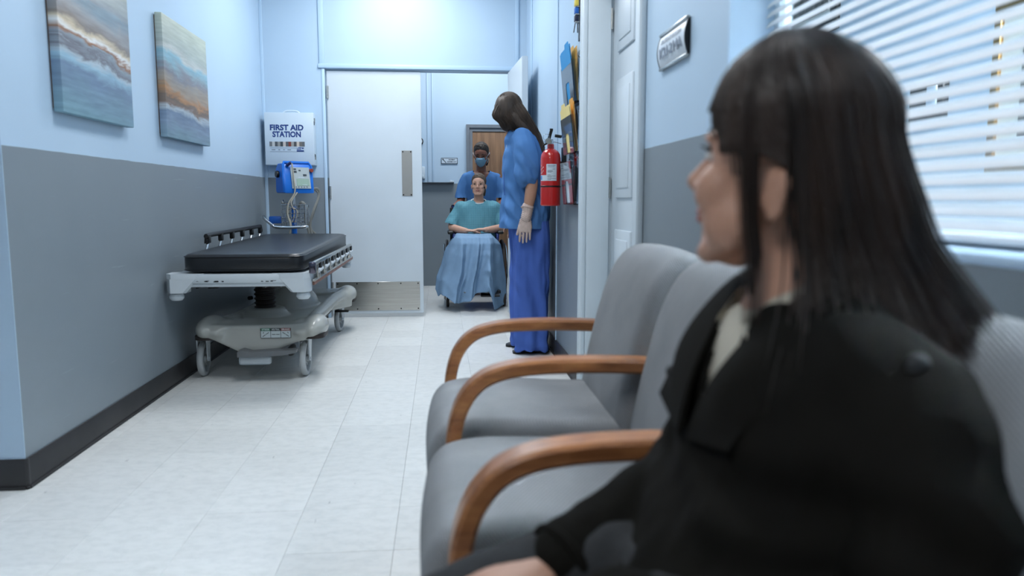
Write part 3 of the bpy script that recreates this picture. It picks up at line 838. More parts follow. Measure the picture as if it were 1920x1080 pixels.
# bumpers under the hoods, casters
for x, s in ((-1.287, -1), (-.713, 1)):
    for y in (4.28, 5.76):
        q = B()
        q.loft([[p for p in rrect(x - .06, x + .06, y - .125, y + .12, .055, z)] for z in (.232, .242, .254)])
        q.build('hood_bumper', M_RUBBER, g)
def caster(x, y, ang):
    R = .099
    M = Matrix.Translation((x, y, R)) @ Matrix.Rotation(ang, 4, 'Z')
    fb = B()
    for s in (-1, 1):
        fb.loft([[M @ V((s * .026 + d, yy, zz)) for yy, zz in ((-.018, -.012), (.012, -.016), (.05, .10), (.045, .128), (-.03, .128), (-.03, .09))] for d in (-.003, .003)])
    fb.loft([[M @ V((xx, yy, zz)) for xx, yy in ((-.03, -.035), (.03, -.035), (.03, .055), (-.03, .055))] for zz in (.118, .136)])
    fb.tube([M @ V((0, .01, .13)), M @ V((0, .01, .2))], .02, 12)
    fb.tube([M @ V((-.033, 0, 0)), M @ V((.033, 0, 0))], .008, 10)
    fk = fb.build('caster_fork', M_GWHITE, g)
    w = B()
    w.lathe([(.074, -.016), (.09, -.016), (.097, -.010), (.099, 0), (.097, .010), (.09, .016), (.074, .016), (.072, 0), (.074, -.016)], n=32, axis='X', M=M)
    bmesh.ops.remove_doubles(w.bm, verts=w.bm.verts[:], dist=1e-6)
    w.build('tyre', M_WHEEL, fk)
    h = B()
    h.lathe([(0, -.017), (.018, -.017), (.02, -.012), (.02, .012), (.018, .017), (0, .017)], n=16, axis='X', M=M)
    for k in range(8):
        a = 2 * PI * k / 8
        h.tube([M @ V((0, .015 * math.cos(a), .015 * math.sin(a))), M @ V((0, .076 * math.cos(a), .076 * math.sin(a)))], .0055, 6)
    h.build('spokes', M_WHEEL, fk)
for x, y, a in ((-1.345, 4.33, .05), (-.775, 4.29, -.03), (-1.345, 5.73, .1), (-.775, 5.73, -.12)): caster(x, y, a)
q = B().box((-.74, 5.62, .17), (.1, .05, .012), .003).box((-.73, 5.7, .2), (.11, .04, .014), .004).tube([(-.80, 4.3, .20), (-.80, 5.7, .20)], .012, 8)
q.build('brake_linkage', M_DARK, g)

# ------------------------------------------------------------------ fire extinguisher
ex, ey = .632, 4.36
M_RED = mat('red_enamel', '#b4211e', .22, coat=.4)
fe = thing('fire_extinguisher', 'red fire extinguisher hung on the right wall beside the nurse', 'fire extinguisher', (ex, ey, .955))
cyl_ = B().lathe([(0, .955), (.052, .955), (.058, .961), (.058, 1.225), (.054, 1.25), (.043, 1.268), (.026, 1.279), (.018, 1.283), (0, 1.283)], (ex, ey, 0), 40).build('cylinder', M_RED, fe)
B().lathe([(0, 1.28), (.02, 1.28), (.02, 1.302), (.017, 1.308), (0, 1.308)], (ex, ey, 0), 20).build('neck_collar', M_RED, fe)
def lab(phi0, phi1, z0, z1, m, name, r=.0587, n=10):
    q = B()
    rows = [[V((ex + r * math.cos(phi0 + (phi1 - phi0) * k / n), ey + r * math.sin(phi0 + (phi1 - phi0) * k / n), z)) for k in range(n + 1)] for z in (z0, z1)]
    q.loft(rows, cap=False, close=False)
    return q.build(name, m, fe)
c0 = math.atan2(-ey, -ex)
M_LABEL = mat('label_paper', '#c6d3dd', .45)
lb = lab(c0 - .42, c0 + .62, 1.098, 1.193, M_LABEL, 'instruction_label')
lab(c0 - 1.25, c0 - .42, 1.098, 1.13, M_LABEL, 'side_label')
lab(c0 - 1.2, c0 - .95, 1.104, 1.128, mat('label_blue', '#2f8fd0', .5), 'blue_mark', .0591)
q = B(); rows_ = [(1.183, -.3, .5), (1.176, -.25, .4), (1.163, .2, .45), (1.155, -.3, .2), (1.15, -.3, .25), (1.146, -.3, .1), (1.13, -.3, 0), (1.124, -.3, .5), (1.118, -.3, .1), (1.11, -.3, .55), (1.104, -.3, .05)]
for z, a, b_ in rows_:
    q.loft([[V((ex + .0592 * math.cos(c0 + a + (b_ - a) * k / 6), ey + .0592 * math.sin(c0 + a + (b_ - a) * k / 6), zz)) for k in range(7)] for zz in (z, z + .0022)], cap=False, close=False)
q.build('label_print', mat('label_ink', '#56606c', .6), fe)
q = B()
for k in range(7):
    a = c0 - 1.15 + .09 * (k % 3) * 2; q.ell((ex + .058 * math.cos(a), ey + .058 * math.sin(a), 1.14 + .007 * k), (.003, .003, .004), u=6, v=4)
q.build('paint_scuffs', mat('scuff_white', '#d9c8c4', .6), fe)
B().lathe([(.0582, 1.062), (.0592, 1.063), (.0592, 1.07), (.0582, 1.071)], (ex, ey, 0), 40).build('strap', M_BLACK, fe)
q = B().lathe([(0, 1.305), (.016, 1.305), (.018, 1.32), (.014, 1.335), (0, 1.338)], (ex, ey, 0), 16)
q.cyl((ex - .035, ey - .02, 1.318), (ex, ey, 1.322), .01)
q.build('valve', M_CHROME, fe)
B().cyl((ex - .02, ey - .045, 1.322), (ex - .02, ey - .03, 1.322), .017, n=20).build('pressure_gauge', M_STEEL, fe)
B().loft([[V((ex + a + dx, ey + dy, z)) for dx, dy in ((-.008, -.012), (.008, -.012), (.008, .012), (-.008, .012))] for a, z in ((-.012, 1.33), (-.004, 1.36), (.004, 1.388), (.002, 1.395))]).build('carry_handle', M_BLACK, fe)
B().box((ex + .042, ey - .01, 1.352), (.04, .02, .016), .003, (0, .15, 0)).build('squeeze_lever', M_BLACK, fe)
q = B().tube([(ex - .03 + .018 * math.cos(a), ey - .03, 1.345 + .018 * math.sin(a)) for a in [k * PI / 8 for k in range(16)]], .0012, 5, closed=True)
q.build('pull_pin_ring', M_CHROME, fe)
q = B().tube(bez([(ex - .012, ey - .03, 1.315), (ex - .045, ey - .05, 1.30), (ex - .05, ey - .045, 1.29)], 5), .005, 6)
q.tube([(ex, ey, 1.325), (ex + .06, ey - .01, 1.31)], .0015, 5)
q.build('nozzle', M_DARK, fe)
B().box((XR - .012, ey, 1.22), (.02, .06, .14), .003).box((XR - .025, ey, 1.2), (.03, .05, .02), .003).build('wall_bracket', M_DARK, fe)

# ------------------------------------------------------------------ wall pockets with folders
M_ACR = mat('clear_acrylic', '#e6edf2', .04, trans=1, ior=1.3)
M_SMOKE = mat('smoked_acrylic', '#6d7884', .1, trans=.45, ior=1.3)
def pocket(zb, zt, lab_, m):
    t = thing('wall_file_pocket', lab_, 'file holder', (XR, 4.04, zb), 'file pockets by the doorway')
    y0, y1 = 3.88, 4.21; xb, xt = .684, .664
    B().box((XR - .004, 4.045, (zb + zt + .05) / 2), (.004, y1 - y0, zt - zb + .05), .001).build('back_plate', M_ACR, t)
    n0, n1, nz = 3.99, 4.10, zb + (zt - zb) * .55
    fx_ = lambda z: xb + (xt - xb) * (z - zb) / (zt - zb)
    B().prism([(y0, zb), (n0, zb), (n0, nz - .015), (n0 + .015, nz), (n1 - .015, nz), (n1, nz - .015), (n1, zb), (y1, zb), (y1, zt), (y0, zt)], lambda u, v, w: (fx_(v) + w, u, v), 0, .003).build('front_plate', m, t)
    q = B().box(((xb + XR) / 2, 4.045, zb + .002), (XR - xb, y1 - y0, .004), .001)
    for y in (y0, y1): q.loft([[V((fx_(z), y + d, z)), V((XR - .006, y + d, z)), V((XR - .006, y + d + .002, z)), V((fx_(z), y + d + .002, z))] for z, d in ((zb, 0), (zt, 0))])
    q.build('bottom_and_ends', M_ACR, t)
    q = B()
    for y in (y0 + .03, y1 - .03): q.cyl((XR - .012, y, zt + .02), (XR - .001, y, zt + .02), .007, n=10)
    q.build('mounting_screws', M_CHROME, t)
pocket(1.49, 1.70, 'smoked acrylic wall pocket holding a blue folder, the topmost of three', M_SMOKE)
pocket(1.235, 1.425, 'smoked acrylic wall pocket holding yellow folders, the middle of three', M_SMOKE)
pocket(.965, 1.19, 'clear acrylic wall pocket holding a white sheet, the lowest of three', M_ACR)
def folder(x0, x1, zb, zt, y0, y1, c, lab_, tabpos):
    fx_ = lambda z: x0 + (x1 - x0) * (z - zb) / (zt - zb)
    t = thing('file_folder', lab_, 'folder', (x0, (y0 + y1) / 2, zb), 'folders in the wall pockets')
    m = mat('card_' + c[1:], c, .6, var=(4, .08))
    ta, tb_ = tabpos
    fl_ = [(y0, zb), (y1, zb), (y1, zt - .02), (tb_ + .01, zt - .02), (tb_, zt), (ta, zt), (ta - .01, zt - .02), (y0, zt - .02)]
    B().prism(fl_, lambda u, v, w: (fx_(v) + w, u, v), .004, .006).build('back_cover', m, t)
    B().prism([(y0, zb), (y1, zb), (y1, zt - .03), (y0, zt - .03)], lambda u, v, w: (fx_(v) + w, u, v), -.001, .001).build('front_cover', m, t)
    B().prism([(y0 + .006, zb), (y1 - .006, zb), (y1 - .006, zt - .034), (y0 + .006, zt - .034)], lambda u, v, w: (fx_(v) + w, u, v), .0015, .0035).build('papers', M_LABEL, t)
folder(.690, .652, 1.498, 1.80, 3.90, 4.19, '#1d8fce', 'bright blue file folder leaning out of the topmost wall pocket', (3.95, 4.05))
folder(.703, .690, 1.498, 1.79, 3.90, 4.19, '#e8b457', 'yellow file folder standing behind the blue one in the topmost pocket', (4.0, 4.10))
folder(.690, .655, 1.243, 1.50, 3.90, 4.19, '#ecd78f', 'pale yellow file folder at the front of the middle wall pocket', (4.06, 4.16))
folder(.703, .676, 1.243, 1.515, 3.90, 4.19, '#e0a23c', 'deep yellow file folder at the back of the middle wall pocket', (3.93, 4.03))
t = tag(B().prism([(3.93, .975), (4.17, .975), (4.17, 1.185), (3.93, 1.15)], lambda u, v, w: (.69 - .012 * (v - .975) / .2 + w, u, v), 0, .002).build('paper_sheet', M_LABEL), 'white paper sheet standing in the lowest clear wall pocket', 'paper')

# ------------------------------------------------------------------ signs and small wall things
sf = thing('room_status_flags', 'strip of yellow, blue and black room status flags high beside the white doorway', 'status flags', (XR, 3.93, 1.82))
B().box((XR - .004, 3.93, 2.0), (.008, .05, .4), .002).build('mounting_strip', M_DARK, sf)
for z, c in ((2.06, '#7a7f4a'), (2.022, '#3f7a52'), (1.984, '#d9c455'), (1.946, '#1c5fb4'), (1.908, '#17203a')):
    f_ = B().box((XR - .022, 3.93, z), (.02, .03, .03), .002).build('flag', mat('flag_' + c[1:], c, .5), sf)
    B().box((XR - .012, 3.93, z - .019), (.034, .034, .006), .001).build('flag_clip', M_STEEL, f_)
for k in (-1, 1): B().cyl((XR - .022 + k * .006, 3.93, 1.884), (XR - .026 + k * .01, 3.925 , 1.838), .0025, n=6).build('cord_end', M_DARK, sf)

# room number plate: bowed insert in a metal holder
rp_ = thing('room_number_plate', 'curved white room number plate in a chrome holder between doorway and window', 'sign', (XR, 2.315, 1.46))
py0_, py1_, pz0, pz1 = 2.185, 2.455, 1.412, 1.512
q = B(); n = 10; rings = []
for y in (py0_, py1_):
    out = []
    for k in range(n + 1):
        u = k / n; z = pz0 + (pz1 - pz0) * u
        out.append(V((XR - .006 - 0.011 * (1 - (2 * u - 1) ** 2), y, z)))
    for k in range(n, -1, -1):
        u = k / n; z = pz0 + (pz1 - pz0) * u
        out.append(V((XR - .004 - 0.011 * (1 - (2 * u - 1) ** 2), y, z)))
    rings.append(out)
ins = q.loft(rings).build('curved_insert', mat('plate_white', '#cfd9e2', .35), rp_)
for z in (pz0 - .003, pz1 + .003):
    B().box((XR - .006, (py0_ + py1_) / 2, z), (.012, py1_ - py0_ + .006, .01), .003).build('holder_rail', M_STEEL, rp_)
for y in (py0_ - .003, py1_ + .003):
    q = B(); q.prism([(XR - .001, pz0)] + [(XR - .007 - 0.011 * (1 - (2 * k / n - 1) ** 2), pz0 + (pz1 - pz0) * k / n) for k in range(n + 1)] + [(XR - .001, pz1)], lambda u, v, w: (u, w, v), y - .002, y + .002)
    q.build('end_cap', M_DARK, rp_)
def bow(zc):
    def f(co):
        z = zc + co.y; u = (z - pz0) / (pz1 - pz0)
        return V((XR - .0086 - 0.011 * (1 - (2 * u - 1) ** 2) - co.z, 2.32 - co.x, z))
    return f
M_PTXT = mat('plate_print', '#8b97a8', .5)
text_mesh('lettering', 'PATIENT ROOM', .02, None, mat('plate_print_faint', '#b3bcc8', .5), ins, .19, 0, conform=bow(1.486))
text_mesh('lettering', 'ICU-214A', .045, None, M_PTXT, ins, .225, .0006, conform=bow(1.451))

# wayfinding sign on the far wall
ws = thing('direction_sign', 'small white direction sign with black border on the far wall', 'sign', (.10, YF, 1.39))
sx0, sx1, sz0, sz1 = .007, .193, 1.392, 1.459
pb = B().box(((sx0 + sx1) / 2, YF - .006, (sz0 + sz1) / 2), (sx1 - sx0, .012, sz1 - sz0), .001).build('border_plate', mat('sign_black', '#2c3a44', .5), ws)
B().box(((sx0 + sx1) / 2, YF - .0125, (sz0 + sz1) / 2), (sx1 - sx0 - .012, .002, sz1 - sz0 - .012)).build('face', mat('sign_face', '#bccbd8', .4), ws)
FS = lambda x, z: basis((x, YF - .0142, z), (1, 0, 0), (0, 0, 1), (0, -1, 0))
M_INK = mat('sign_ink', '#1f2c36', .5)
text_mesh('lettering', 'PATIENT', .016, FS(.128, 1.437), M_INK, ws, .072, .0006)
text_mesh('lettering', 'ROOMS 1-6 A', .016, FS(.128, 1.414), M_INK, ws, .1, .0006)
q = B().tube([(.026, YF - .0145, 1.445), (.062, YF - .0145, 1.405)], .003, 6)
q.tube([(.024, YF - .0145, 1.436), (.024, YF - .0145, 1.447), (.034, YF - .0145, 1.447)], .0025, 6)
q.build('arrow', M_INK, ws)
# dark rail ledge and small fittings on the far wall
lg = thing('wall_ledge', 'thin dark ledge along the top of the grey wainscot at the far wall', 'ledge', (-.1, YF, 1.17))
B().box((-.09, YF - .03, 1.178), (.48, .06, .012), .003).build('shelf', mat('dark_ledge', '#3d464d', .5), lg)
B().box((-.09, YF - .012, 1.164), (.46, .02, .02), .003).build('support_strip', M_GFRAME, lg)
tag(B().box((.125, YF - .03, 1.193), (.05, .04, .018), .004).box((.115, YF - .03, 1.206), (.016, .02, .01), .002).build('dispenser', M_LABEL), 'small white dispenser sitting on the dark ledge', 'dispenser')
wc = thing('wall_clock', 'dark round wall clock mostly hidden behind the left door leaf', 'clock', (-.235, YF, 1.64))
B().lathe([(0, 0), (.04, 0), (.045, .01), (.045, .03), (.036, .036), (0, .034)], M=basis((-.235, YF, 1.64), (1, 0, 0), (0, 0, 1), (0, -1, 0)), n=24).build('case', M_BLACK, wc)
B().lathe([(0, .033), (.034, .033), (.034, .037), (0, .037)], M=basis((-.235, YF, 1.64), (1, 0, 0), (0, 0, 1), (0, -1, 0)), n=24).build('dial', M_LABEL, wc)
tag(B().box((-.205, YF - .02, 1.29), (.06, .04, .14), .01).box((-.205, YF - .042, 1.25), (.03, .01, .03), .004).build('soap_dispenser', M_BOX), 'white dispenser on the far wall beside the left door edge', 'dispenser')

# framed things on the office wall behind the blind
M_GOLD = mat('gold_frame', '#b08a4e', .3, .9, var=(12, .2))
def frame(y0, y1, z0, z1, w, m, lab_, inner, name='picture_frame'):
    t = thing(name, lab_, 'picture', (OX, (y0 + y1) / 2, z0))
    q = B()
    for a, b_, c, d in ((y0, y1, z0, z0 + w), (y0, y1, z1 - w, z1), (y0, y0 + w, z0 + w, z1 - w), (y1 - w, y1, z0 + w, z1 - w)):
        q.box((OX - .014, (a + b_) / 2, (c + d) / 2), (.028, b_ - a, d - c), .005)
    q.build('frame', m, t)
    B().box((OX - .008, (y0 + y1) / 2, (z0 + z1) / 2), (.006, y1 - y0 - 2 * w, z1 - z0 - 2 * w)).build('mat_board', mat('warm_mat', '#dcd9cd', .7), t)
    iy, iz = inner
    B().box((OX - .012, (y0 + y1) / 2, (z0 + z1) / 2), (.004, y1 - y0 - 2 * w - 2 * iy, z1 - z0 - 2 * w - 2 * iz)).build('print', mat('grey_print_art', '#77746c', .6, var=(18, .6)), t)
frame(2.45, 3.40, 1.10, 1.90, .045, M_GOLD, 'large gold framed print seen through the blind', (.13, .13))
frame(4.85, 5.75, 2.10, 2.75, .09, M_BLACK, 'black framed picture high up behind the far end of the blind', (.06, .06))
ph = thing('wall_intercom', 'dark intercom panel seen through the blind right of her head', 'intercom', (OX, 3.86, 1.39))
B().box((OX - .02, 3.86, 1.5), (.04, .28, .23), .01).build('housing', M_BLACK, ph)
B().box((OX - .044, 3.80, 1.53), (.01, .08, .1), .004).build('light_panel', M_LABEL, ph)

# ------------------------------------------------------------------ chairs
M_FAB = mat('grey_woven_fabric', '#8c8f92', .92, var=(7, .14), spec=.2)
def weave(m):
    nt = m.node_tree; N = nt.nodes; L = nt.links; b = N['Principled BSDF']
    tc = N.new('ShaderNodeTexCoord'); mp = N.new('ShaderNodeMapping'); mp.inputs['Rotation'].default_value = (.6, .5, .78)
    L.new(tc.outputs['Object'], mp.inputs['Vector'])
    w = N.new('ShaderNodeTexWave'); w.inputs['Scale'].default_value = 75; w.inputs['Distortion'].default_value = 1.5; w.inputs['Detail'].default_value = 2; w.inputs['Detail Scale'].default_value = 4
    L.new(mp.outputs[0], w.inputs['Vector'])
    n = N.new('ShaderNodeTexNoise'); n.inputs['Scale'].default_value = 420; L.new(tc.outputs['Object'], n.inputs['Vector'])
    src = b.inputs['Base Color'].links[0].from_socket
    ad = N.new('ShaderNodeMath'); ad.operation = 'ADD'; L.new(w.outputs['Fac'], ad.inputs[0]); L.new(n.outputs[0], ad.inputs[1])
    mr = N.new('ShaderNodeMapRange'); mr.inputs[1].default_value = .3; mr.inputs[2].default_value = 1.5; mr.inputs[3].default_value = .82; mr.inputs[4].default_value = 1.08
    L.new(ad.outputs[0], mr.inputs[0])
    hv = N.new('ShaderNodeHueSaturation'); L.new(mr.outputs[0], hv.inputs['Value']); L.new(src, hv.inputs['Color']); L.new(hv.outputs[0], b.inputs['Base Color'])
    bp = N.new('ShaderNodeBump'); bp.inputs['Strength'].default_value = .5; bp.inputs['Distance'].default_value = .0012
    L.new(ad.outputs[0], bp.inputs['Height']); L.new(bp.outputs[0], b.inputs['Normal'])
weave(M_FAB)
M_WOOD = mat('oiled_oak', '#a26c42', .38, var=(5, .45, '#7a4b2b'), stretch=(3, 14, 14), bump=(60, .06), coat=.15)
def cushion(prof, y0, y1, r, n=5, smooth=1):
    """closed (x, z) outline swept along y with rounded ends"""
    P = [V((x, z)) for x, z in prof]; m_ = len(P)
    pts = []
    for i in range(m_):
        a, b_, c, d = P[i - 1], P[i], P[(i + 1) % m_], P[(i + 2) % m_]
        for k in range(4):
            t = k / 4
            pts.append(.5 * ((2 * b_) + (c - a) * t + (2 * a - 5 * b_ + 4 * c - d) * t * t + (3 * b_ - a - 3 * c + d) * t ** 3))
    m_ = len(pts)
    area = sum(pts[i].x * pts[(i + 1) % m_].y - pts[(i + 1) % m_].x * pts[i].y for i in range(m_))
    sg = 1 if area > 0 else -1
    nr = []
    for i in range(m_):
        d = pts[(i + 1) % m_] - pts[i - 1]; d.normalize(); nr.append(V((-d.y, d.x)) * sg)
    rings = []
    seq = [(y0 + r * (1 - math.sin(k * PI / 2 / n)), r * (1 - math.cos(k * PI / 2 / n))) for k in range(n, 0, -1)]
    seq = [(y0 + r * (1 - math.cos(a)), r * (1 - math.sin(a))) for a in [k * PI / 2 / n for k in range(n + 1)]]
    seq += [(y1 - (y - y0), i) for y, i in seq[::-1]]
    mid = len(seq) // 2
    seq = seq[:mid] + [(y0 + r + (y1 - y0 - 2 * r) * k / 8, -.006 * math.sin(PI * k / 8)) for k in range(1, 8)] + seq[mid:]
    for y, ins in seq:
        rings.append([V((p.x + q_.x * ins, y, p.y + q_.y * ins)) for p, q_ in zip(pts, nr)])
    return B().loft(rings)
SEAT = [(.44, .478), (.30, .497), (.12, .508), (.03, .502), (-.012, .482), (-.034, .44), (-.037, .38), (-.03, .32), (.0, .295), (.2, .30), (.44, .34)]
BACK = [(.388, .46), (.398, .56), (.425, .68), (.455, .78), (.487, .838), (.525, .868), (.565, .872), (.60, .845), (.607, .78), (.59, .66), (.55, .50), (.52, .43), (.44, .41)]
ARM = bez([(.02, .0, 0), (.019, .0, .25), (.019, .0, .42), (.023, .0, .50), (.045, .0, .568), (.09, .0, .615), (.165, .0, .636), (.28, .0, .641), (.40, .0, .638), (.455, .0, .634)], 6)
def wood_bar(path, y, w, h):
    q = B(); rings = []
    for i, p in enumerate(path):
        a = path[max(i - 1, 0)]; b_ = path[min(i + 1, len(path) - 1)]
        t_ = (b_ - a).normalized(); up = V((-t_.z, 0, t_.x))
        if up.z < 0 and abs(t_.x) > .5: up = -up
        c = .006
        pts = []
        for dy, dz in ((-w / 2 + c, -h / 2), (w / 2 - c, -h / 2), (w / 2, -h / 2 + c), (w / 2, h / 2 - c), (w / 2 - c, h / 2), (-w / 2 + c, h / 2), (-w / 2, h / 2 - c), (-w / 2, -h / 2 + c)):
            pts.append(p + V((0, dy, 0)) + up * dz + V((0, y, 0)))
        rings.append(pts)
    return q.loft(rings)
def chair(yc, lab_, near_arm=False):
    t = thing('waiting_chair', lab_, 'chair', (.3, yc, 0), 'grey waiting room chairs')
    cushion(SEAT, yc - .224, yc + .224, .035).build('seat', M_FAB, t, sharp=180)
    cushion(BACK, yc - .228, yc + .228, .04).build('backrest', M_FAB, t, sharp=180)
    B().box((.25, yc, .30), (.42, .44, .03), .004).build('seat_pan', M_DARK, t)
    for s in ((1, -1) if near_arm else (1,)):
        ya = yc + s * .263
        wood_bar(ARM, ya, .058, .031).build('armrest', M_WOOD, t, sharp=30)
        wood_bar(bez([(.452, 0, .648), (.452, 0, .55), (.462, 0, .40), (.49, 0, .2), (.52, 0, 0)], 5), ya, .044, .034).build('rear_leg', M_WOOD, t, sharp=30)
    for s in ((1,) if near_arm else (1,)):
        B().box((.27, yc + s * .03, .275), (.4, .42, .025), .004).build('cross_rail', M_WOOD, t)
chair(1.838, 'grey upholstered chair with bent wood arm, farthest in the row')
chair(1.311, 'grey upholstered chair with bent wood arm, empty seat between the far chair and the woman')
chair(.768, 'grey upholstered chair with worn wood arms that the woman in black sits on', True)
# ------------------------------------------------------------------ people: helpers
def clean(me, cut):
    bm = bmesh.new(); bm.from_mesh(me)
    bmesh.ops.delete(bm, geom=[v for v in bm.verts if cut(v.co)], context='VERTS')
    bm.to_mesh(me); bm.free()
def grow(b, name, m, parent, voxel=.007, smooth=4, disp=None, cut=None, **k):
    """continuous skin or garment from overlapping shapes; cut opens necklines, cuffs and hems"""
    o = remesh(b, name, m, None, voxel, smooth, disp, **k)
    if cut: clean(o.data, cut)
    o.data.transform(Matrix.Translation(-V(root_of(parent).location)))
    o.parent = parent
    return o
def limb(q, pts, rs, n=14, sub=5):
    P = bez(pts, sub); R = []
    for i in range(len(P)):
        t = i / sub; k = min(int(t), len(rs) - 2); f = t - k; f = f * f * (3 - 2 * f)
        R.append(rs[k] + (rs[k + 1] - rs[k]) * f)
    return q.tube(P, R, n, ends=True)
def trunk(q, rings, n=22, sub=4):
    """rings: (centre, half-width vector, half-depth vector)"""
    out = []
    C = bez([r[0] for r in rings], sub); A = bez([r[1] for r in rings], sub); D = bez([r[2] for r in rings], sub)
    for c, a, d in zip(C, A, D):
        out.append([c + a * (math.copysign(abs(math.cos(t)) ** .85, math.cos(t))) + d * (math.copysign(abs(math.sin(t)) ** .85, math.sin(t))) for t in [2 * PI * k / n for k in range(n)]])
    return q.loft(out)
def head_frame(c, f, up=(0, 0, 1)):
    f = V(f).normalized(); r = f.cross(V(up)).normalized(); u = r.cross(f)
    return basis(c, r, f, u)
def head(q, M, s=1, ry=.092):
    R3 = M.to_3x3()
    def E(x, y, z, a, b_, c, rot=None):
        q.ell(M @ (V((x, y, z)) * s), (a * s, b_ * s, c * s), R3 if rot is None else R3 @ Euler(rot).to_matrix(), 24, 16)
    def Tb(pts, rs, n=10): q.tube([M @ (V(p) * s) for p in pts], [r * s for r in rs], n, ends=True)
    E(0, .080 - ry, .036, .073, ry, .081)
    E(0, .03, .02, .066, .062, .07)
    E(0, .028, -.035, .058, .06, .06)
    E(0, .048, -.075, .037, .038, .035)
    E(0, .068, -.095, .02, .019, .016)
    for sx in (-1, 1):
        Tb([(sx * .052, .012, -.045), (sx * .046, .032, -.075), (sx * .022, .066, -.097)], (.014, .016, .014))
        E(sx * .04, .062, -.022, .022, .022, .02); E(sx * .038, .042, -.055, .021, .030, .030)
        E(sx * .030, .083, .026, .021, .008, .006, (0, sx * .12, 0))
        E(sx * .0135, .096, -.030, .009, .010, .008)
        E(sx * .0765, -.014, -.018, .006, .016, .029, (-.2, 0, sx * .3))
        E(sx * .082, -.022, -.006, .005, .011, .016, (-.2, 0, sx * .35))
    Tb([(0, .088, .018), (0, .097, -.005), (0, .110, -.026)], (.008, .009, .011))
    E(0, .106, -.03, .012, .011, .009)
    E(0, .086, -.056, .022, .009, .006); E(0, .084, -.066, .019, .009, .006); E(0, .078, -.06, .026, .012, .016)
def face_parts(M, s, parent, iris, brow, lip, closed=False, mouth=True, white='#c9c6c2'):
    R3 = M.to_3x3()
    for sx in (-1, 1):
        c = M @ (V((sx * .031, .0785, .006)) * s)
        e = B().ell(c, (.0135 * s, .009 * s, (.003 if closed else .0062) * s), R3, 12, 8).build('eye', mat('eye_' + (iris if closed else white)[1:], iris if closed else white, .25), parent)
        if not closed:
            B().ell(M @ (V((sx * .031 + .001, .085, .006)) * s), (.0055 * s, .004 * s, .0058 * s), R3, 10, 8).build('iris', mat('iris_' + iris[1:], iris, .2), e)
        B().tube([M @ (V(p) * s) for p in ((sx * .016, .0875, .0105), (sx * .031, .0895, .0145), (sx * .046, .079, .010))], [.0016 * s, .002 * s, .0012 * s], 6).build('eyelashes', mat('lash_dark', '#17110e', .6), e)
        B().tube([M @ (V(p) * s) for p in ((sx * .014, .0885, .0255), (sx * .032, .0875, .0315), (sx * .052, .0735, .025))], [.003 * s, .0034 * s, .0014 * s], 6).build('eyebrow', mat('brow_' + brow[1:], brow, .8), parent)
    if mouth:
        q = B().ell(M @ (V((0, .0885, -.0565)) * s), (.0225 * s, .009 * s, .0052 * s), R3, 14, 8).ell(M @ (V((0, .0875, -.0655)) * s), (.0195 * s, .009 * s, .0056 * s), R3, 14, 8)
        remesh(q, 'lips', mat('lips_' + lip[1:], lip, .45), parent, .0025, 3)
def hand(q, w, d, n, t, s=1, curl=.3, spread=.06, thumb=1, tout=.65):
    """w wrist, d towards the fingers, n back of the hand, t towards the thumb"""
    w, d, n, t = V(w), V(d).normalized(), V(n).normalized(), V(t).normalized()
    def rg(u, a, b_, off=0): return [w + d * (u * s) + n * off + t * (a * s * math.cos(k * PI / 6)) + n * (b_ * s * math.sin(k * PI / 6)) for k in range(12)]
    q.loft([rg(-.03, .026, .02), rg(0, .027, .019), rg(.03, .036, .018), (rg(.065, .042, .015)), rg(.092, .040, .011)])
    tips = []
    for i, (ln, off) in enumerate(((.070, .030), (.079, .010), (.073, -.0105), (.057, -.030))):
        p = w + d * (.086 * s) + t * (off * s); a = 0; pts = [p - d * .02 * s, p]; dirn = (d + t * (spread * (1.5 - i) * .6)).normalized()
        for seg, fr in enumerate((.45, .31, .24)):
            a += curl * (.7, 1.1, .8)[seg]
            v = dirn * math.cos(a) - n * math.sin(a); p = p + v * (ln * fr * s); pts.append(p)
        q.tube(bez(pts, 3), [.0088 * s * (1 - .26 * k / (3 * (len(pts) - 1))) for k in range(3 * (len(pts) - 1) + 1)], 8, ends=True)
        tips.append((p, v))
    if thumb:
        p = w + d * (.02 * s) + t * (.026 * s); v1 = (d * .75 + t * tout - n * .25).normalized(); v2 = (d * .95 + t * .25 - n * .3).normalized()
        q.tube(bez([p, p + v1 * .04 * s, p + v1 * .045 * s + v2 * .027 * s, p + v1 * .045 * s + v2 * .05 * s], 3), [.0125 * s - .0004 * k * s for k in range(10)], 8, ends=True)
    return tips
def fold(f, a, seed=0):
    return lambda co, nn: a * noise.noise(V((co.x * f[0] + seed, co.y * f[1], co.z * f[2]))) + .35 * a * noise.noise(V((co.x * f[0] * 2.3, co.y * f[1] * 2.3 + seed, co.z * f[2] * 2.1)))
def strands(q, guides, n, r, jit=.006, seg=4):
    """thin tapered locks between neighbouring guide curves (all with equal point counts)"""
    for _ in range(n):
        u = random.random() * (len(guides) - 1); i = min(int(u), len(guides) - 2); f = u - i
        j = V((random.gauss(0, jit), random.gauss(0, jit), random.gauss(0, jit * .6)))
        ln = random.uniform(.82, 1.0)
        pts = [a.lerp(b_, f) + j * (.35 + .65 * k / len(guides[0])) for k, (a, b_) in enumerate(zip(guides[i], guides[i + 1]))]
        m_ = max(3, int(len(pts) * ln)); pts = pts[:m_]
        q.tube(pts, [r * (.7 if k == 0 else 1) * (1 - .75 * max(0, k / (m_ - 1) - .6) / .4) for k in range(m_)], seg)
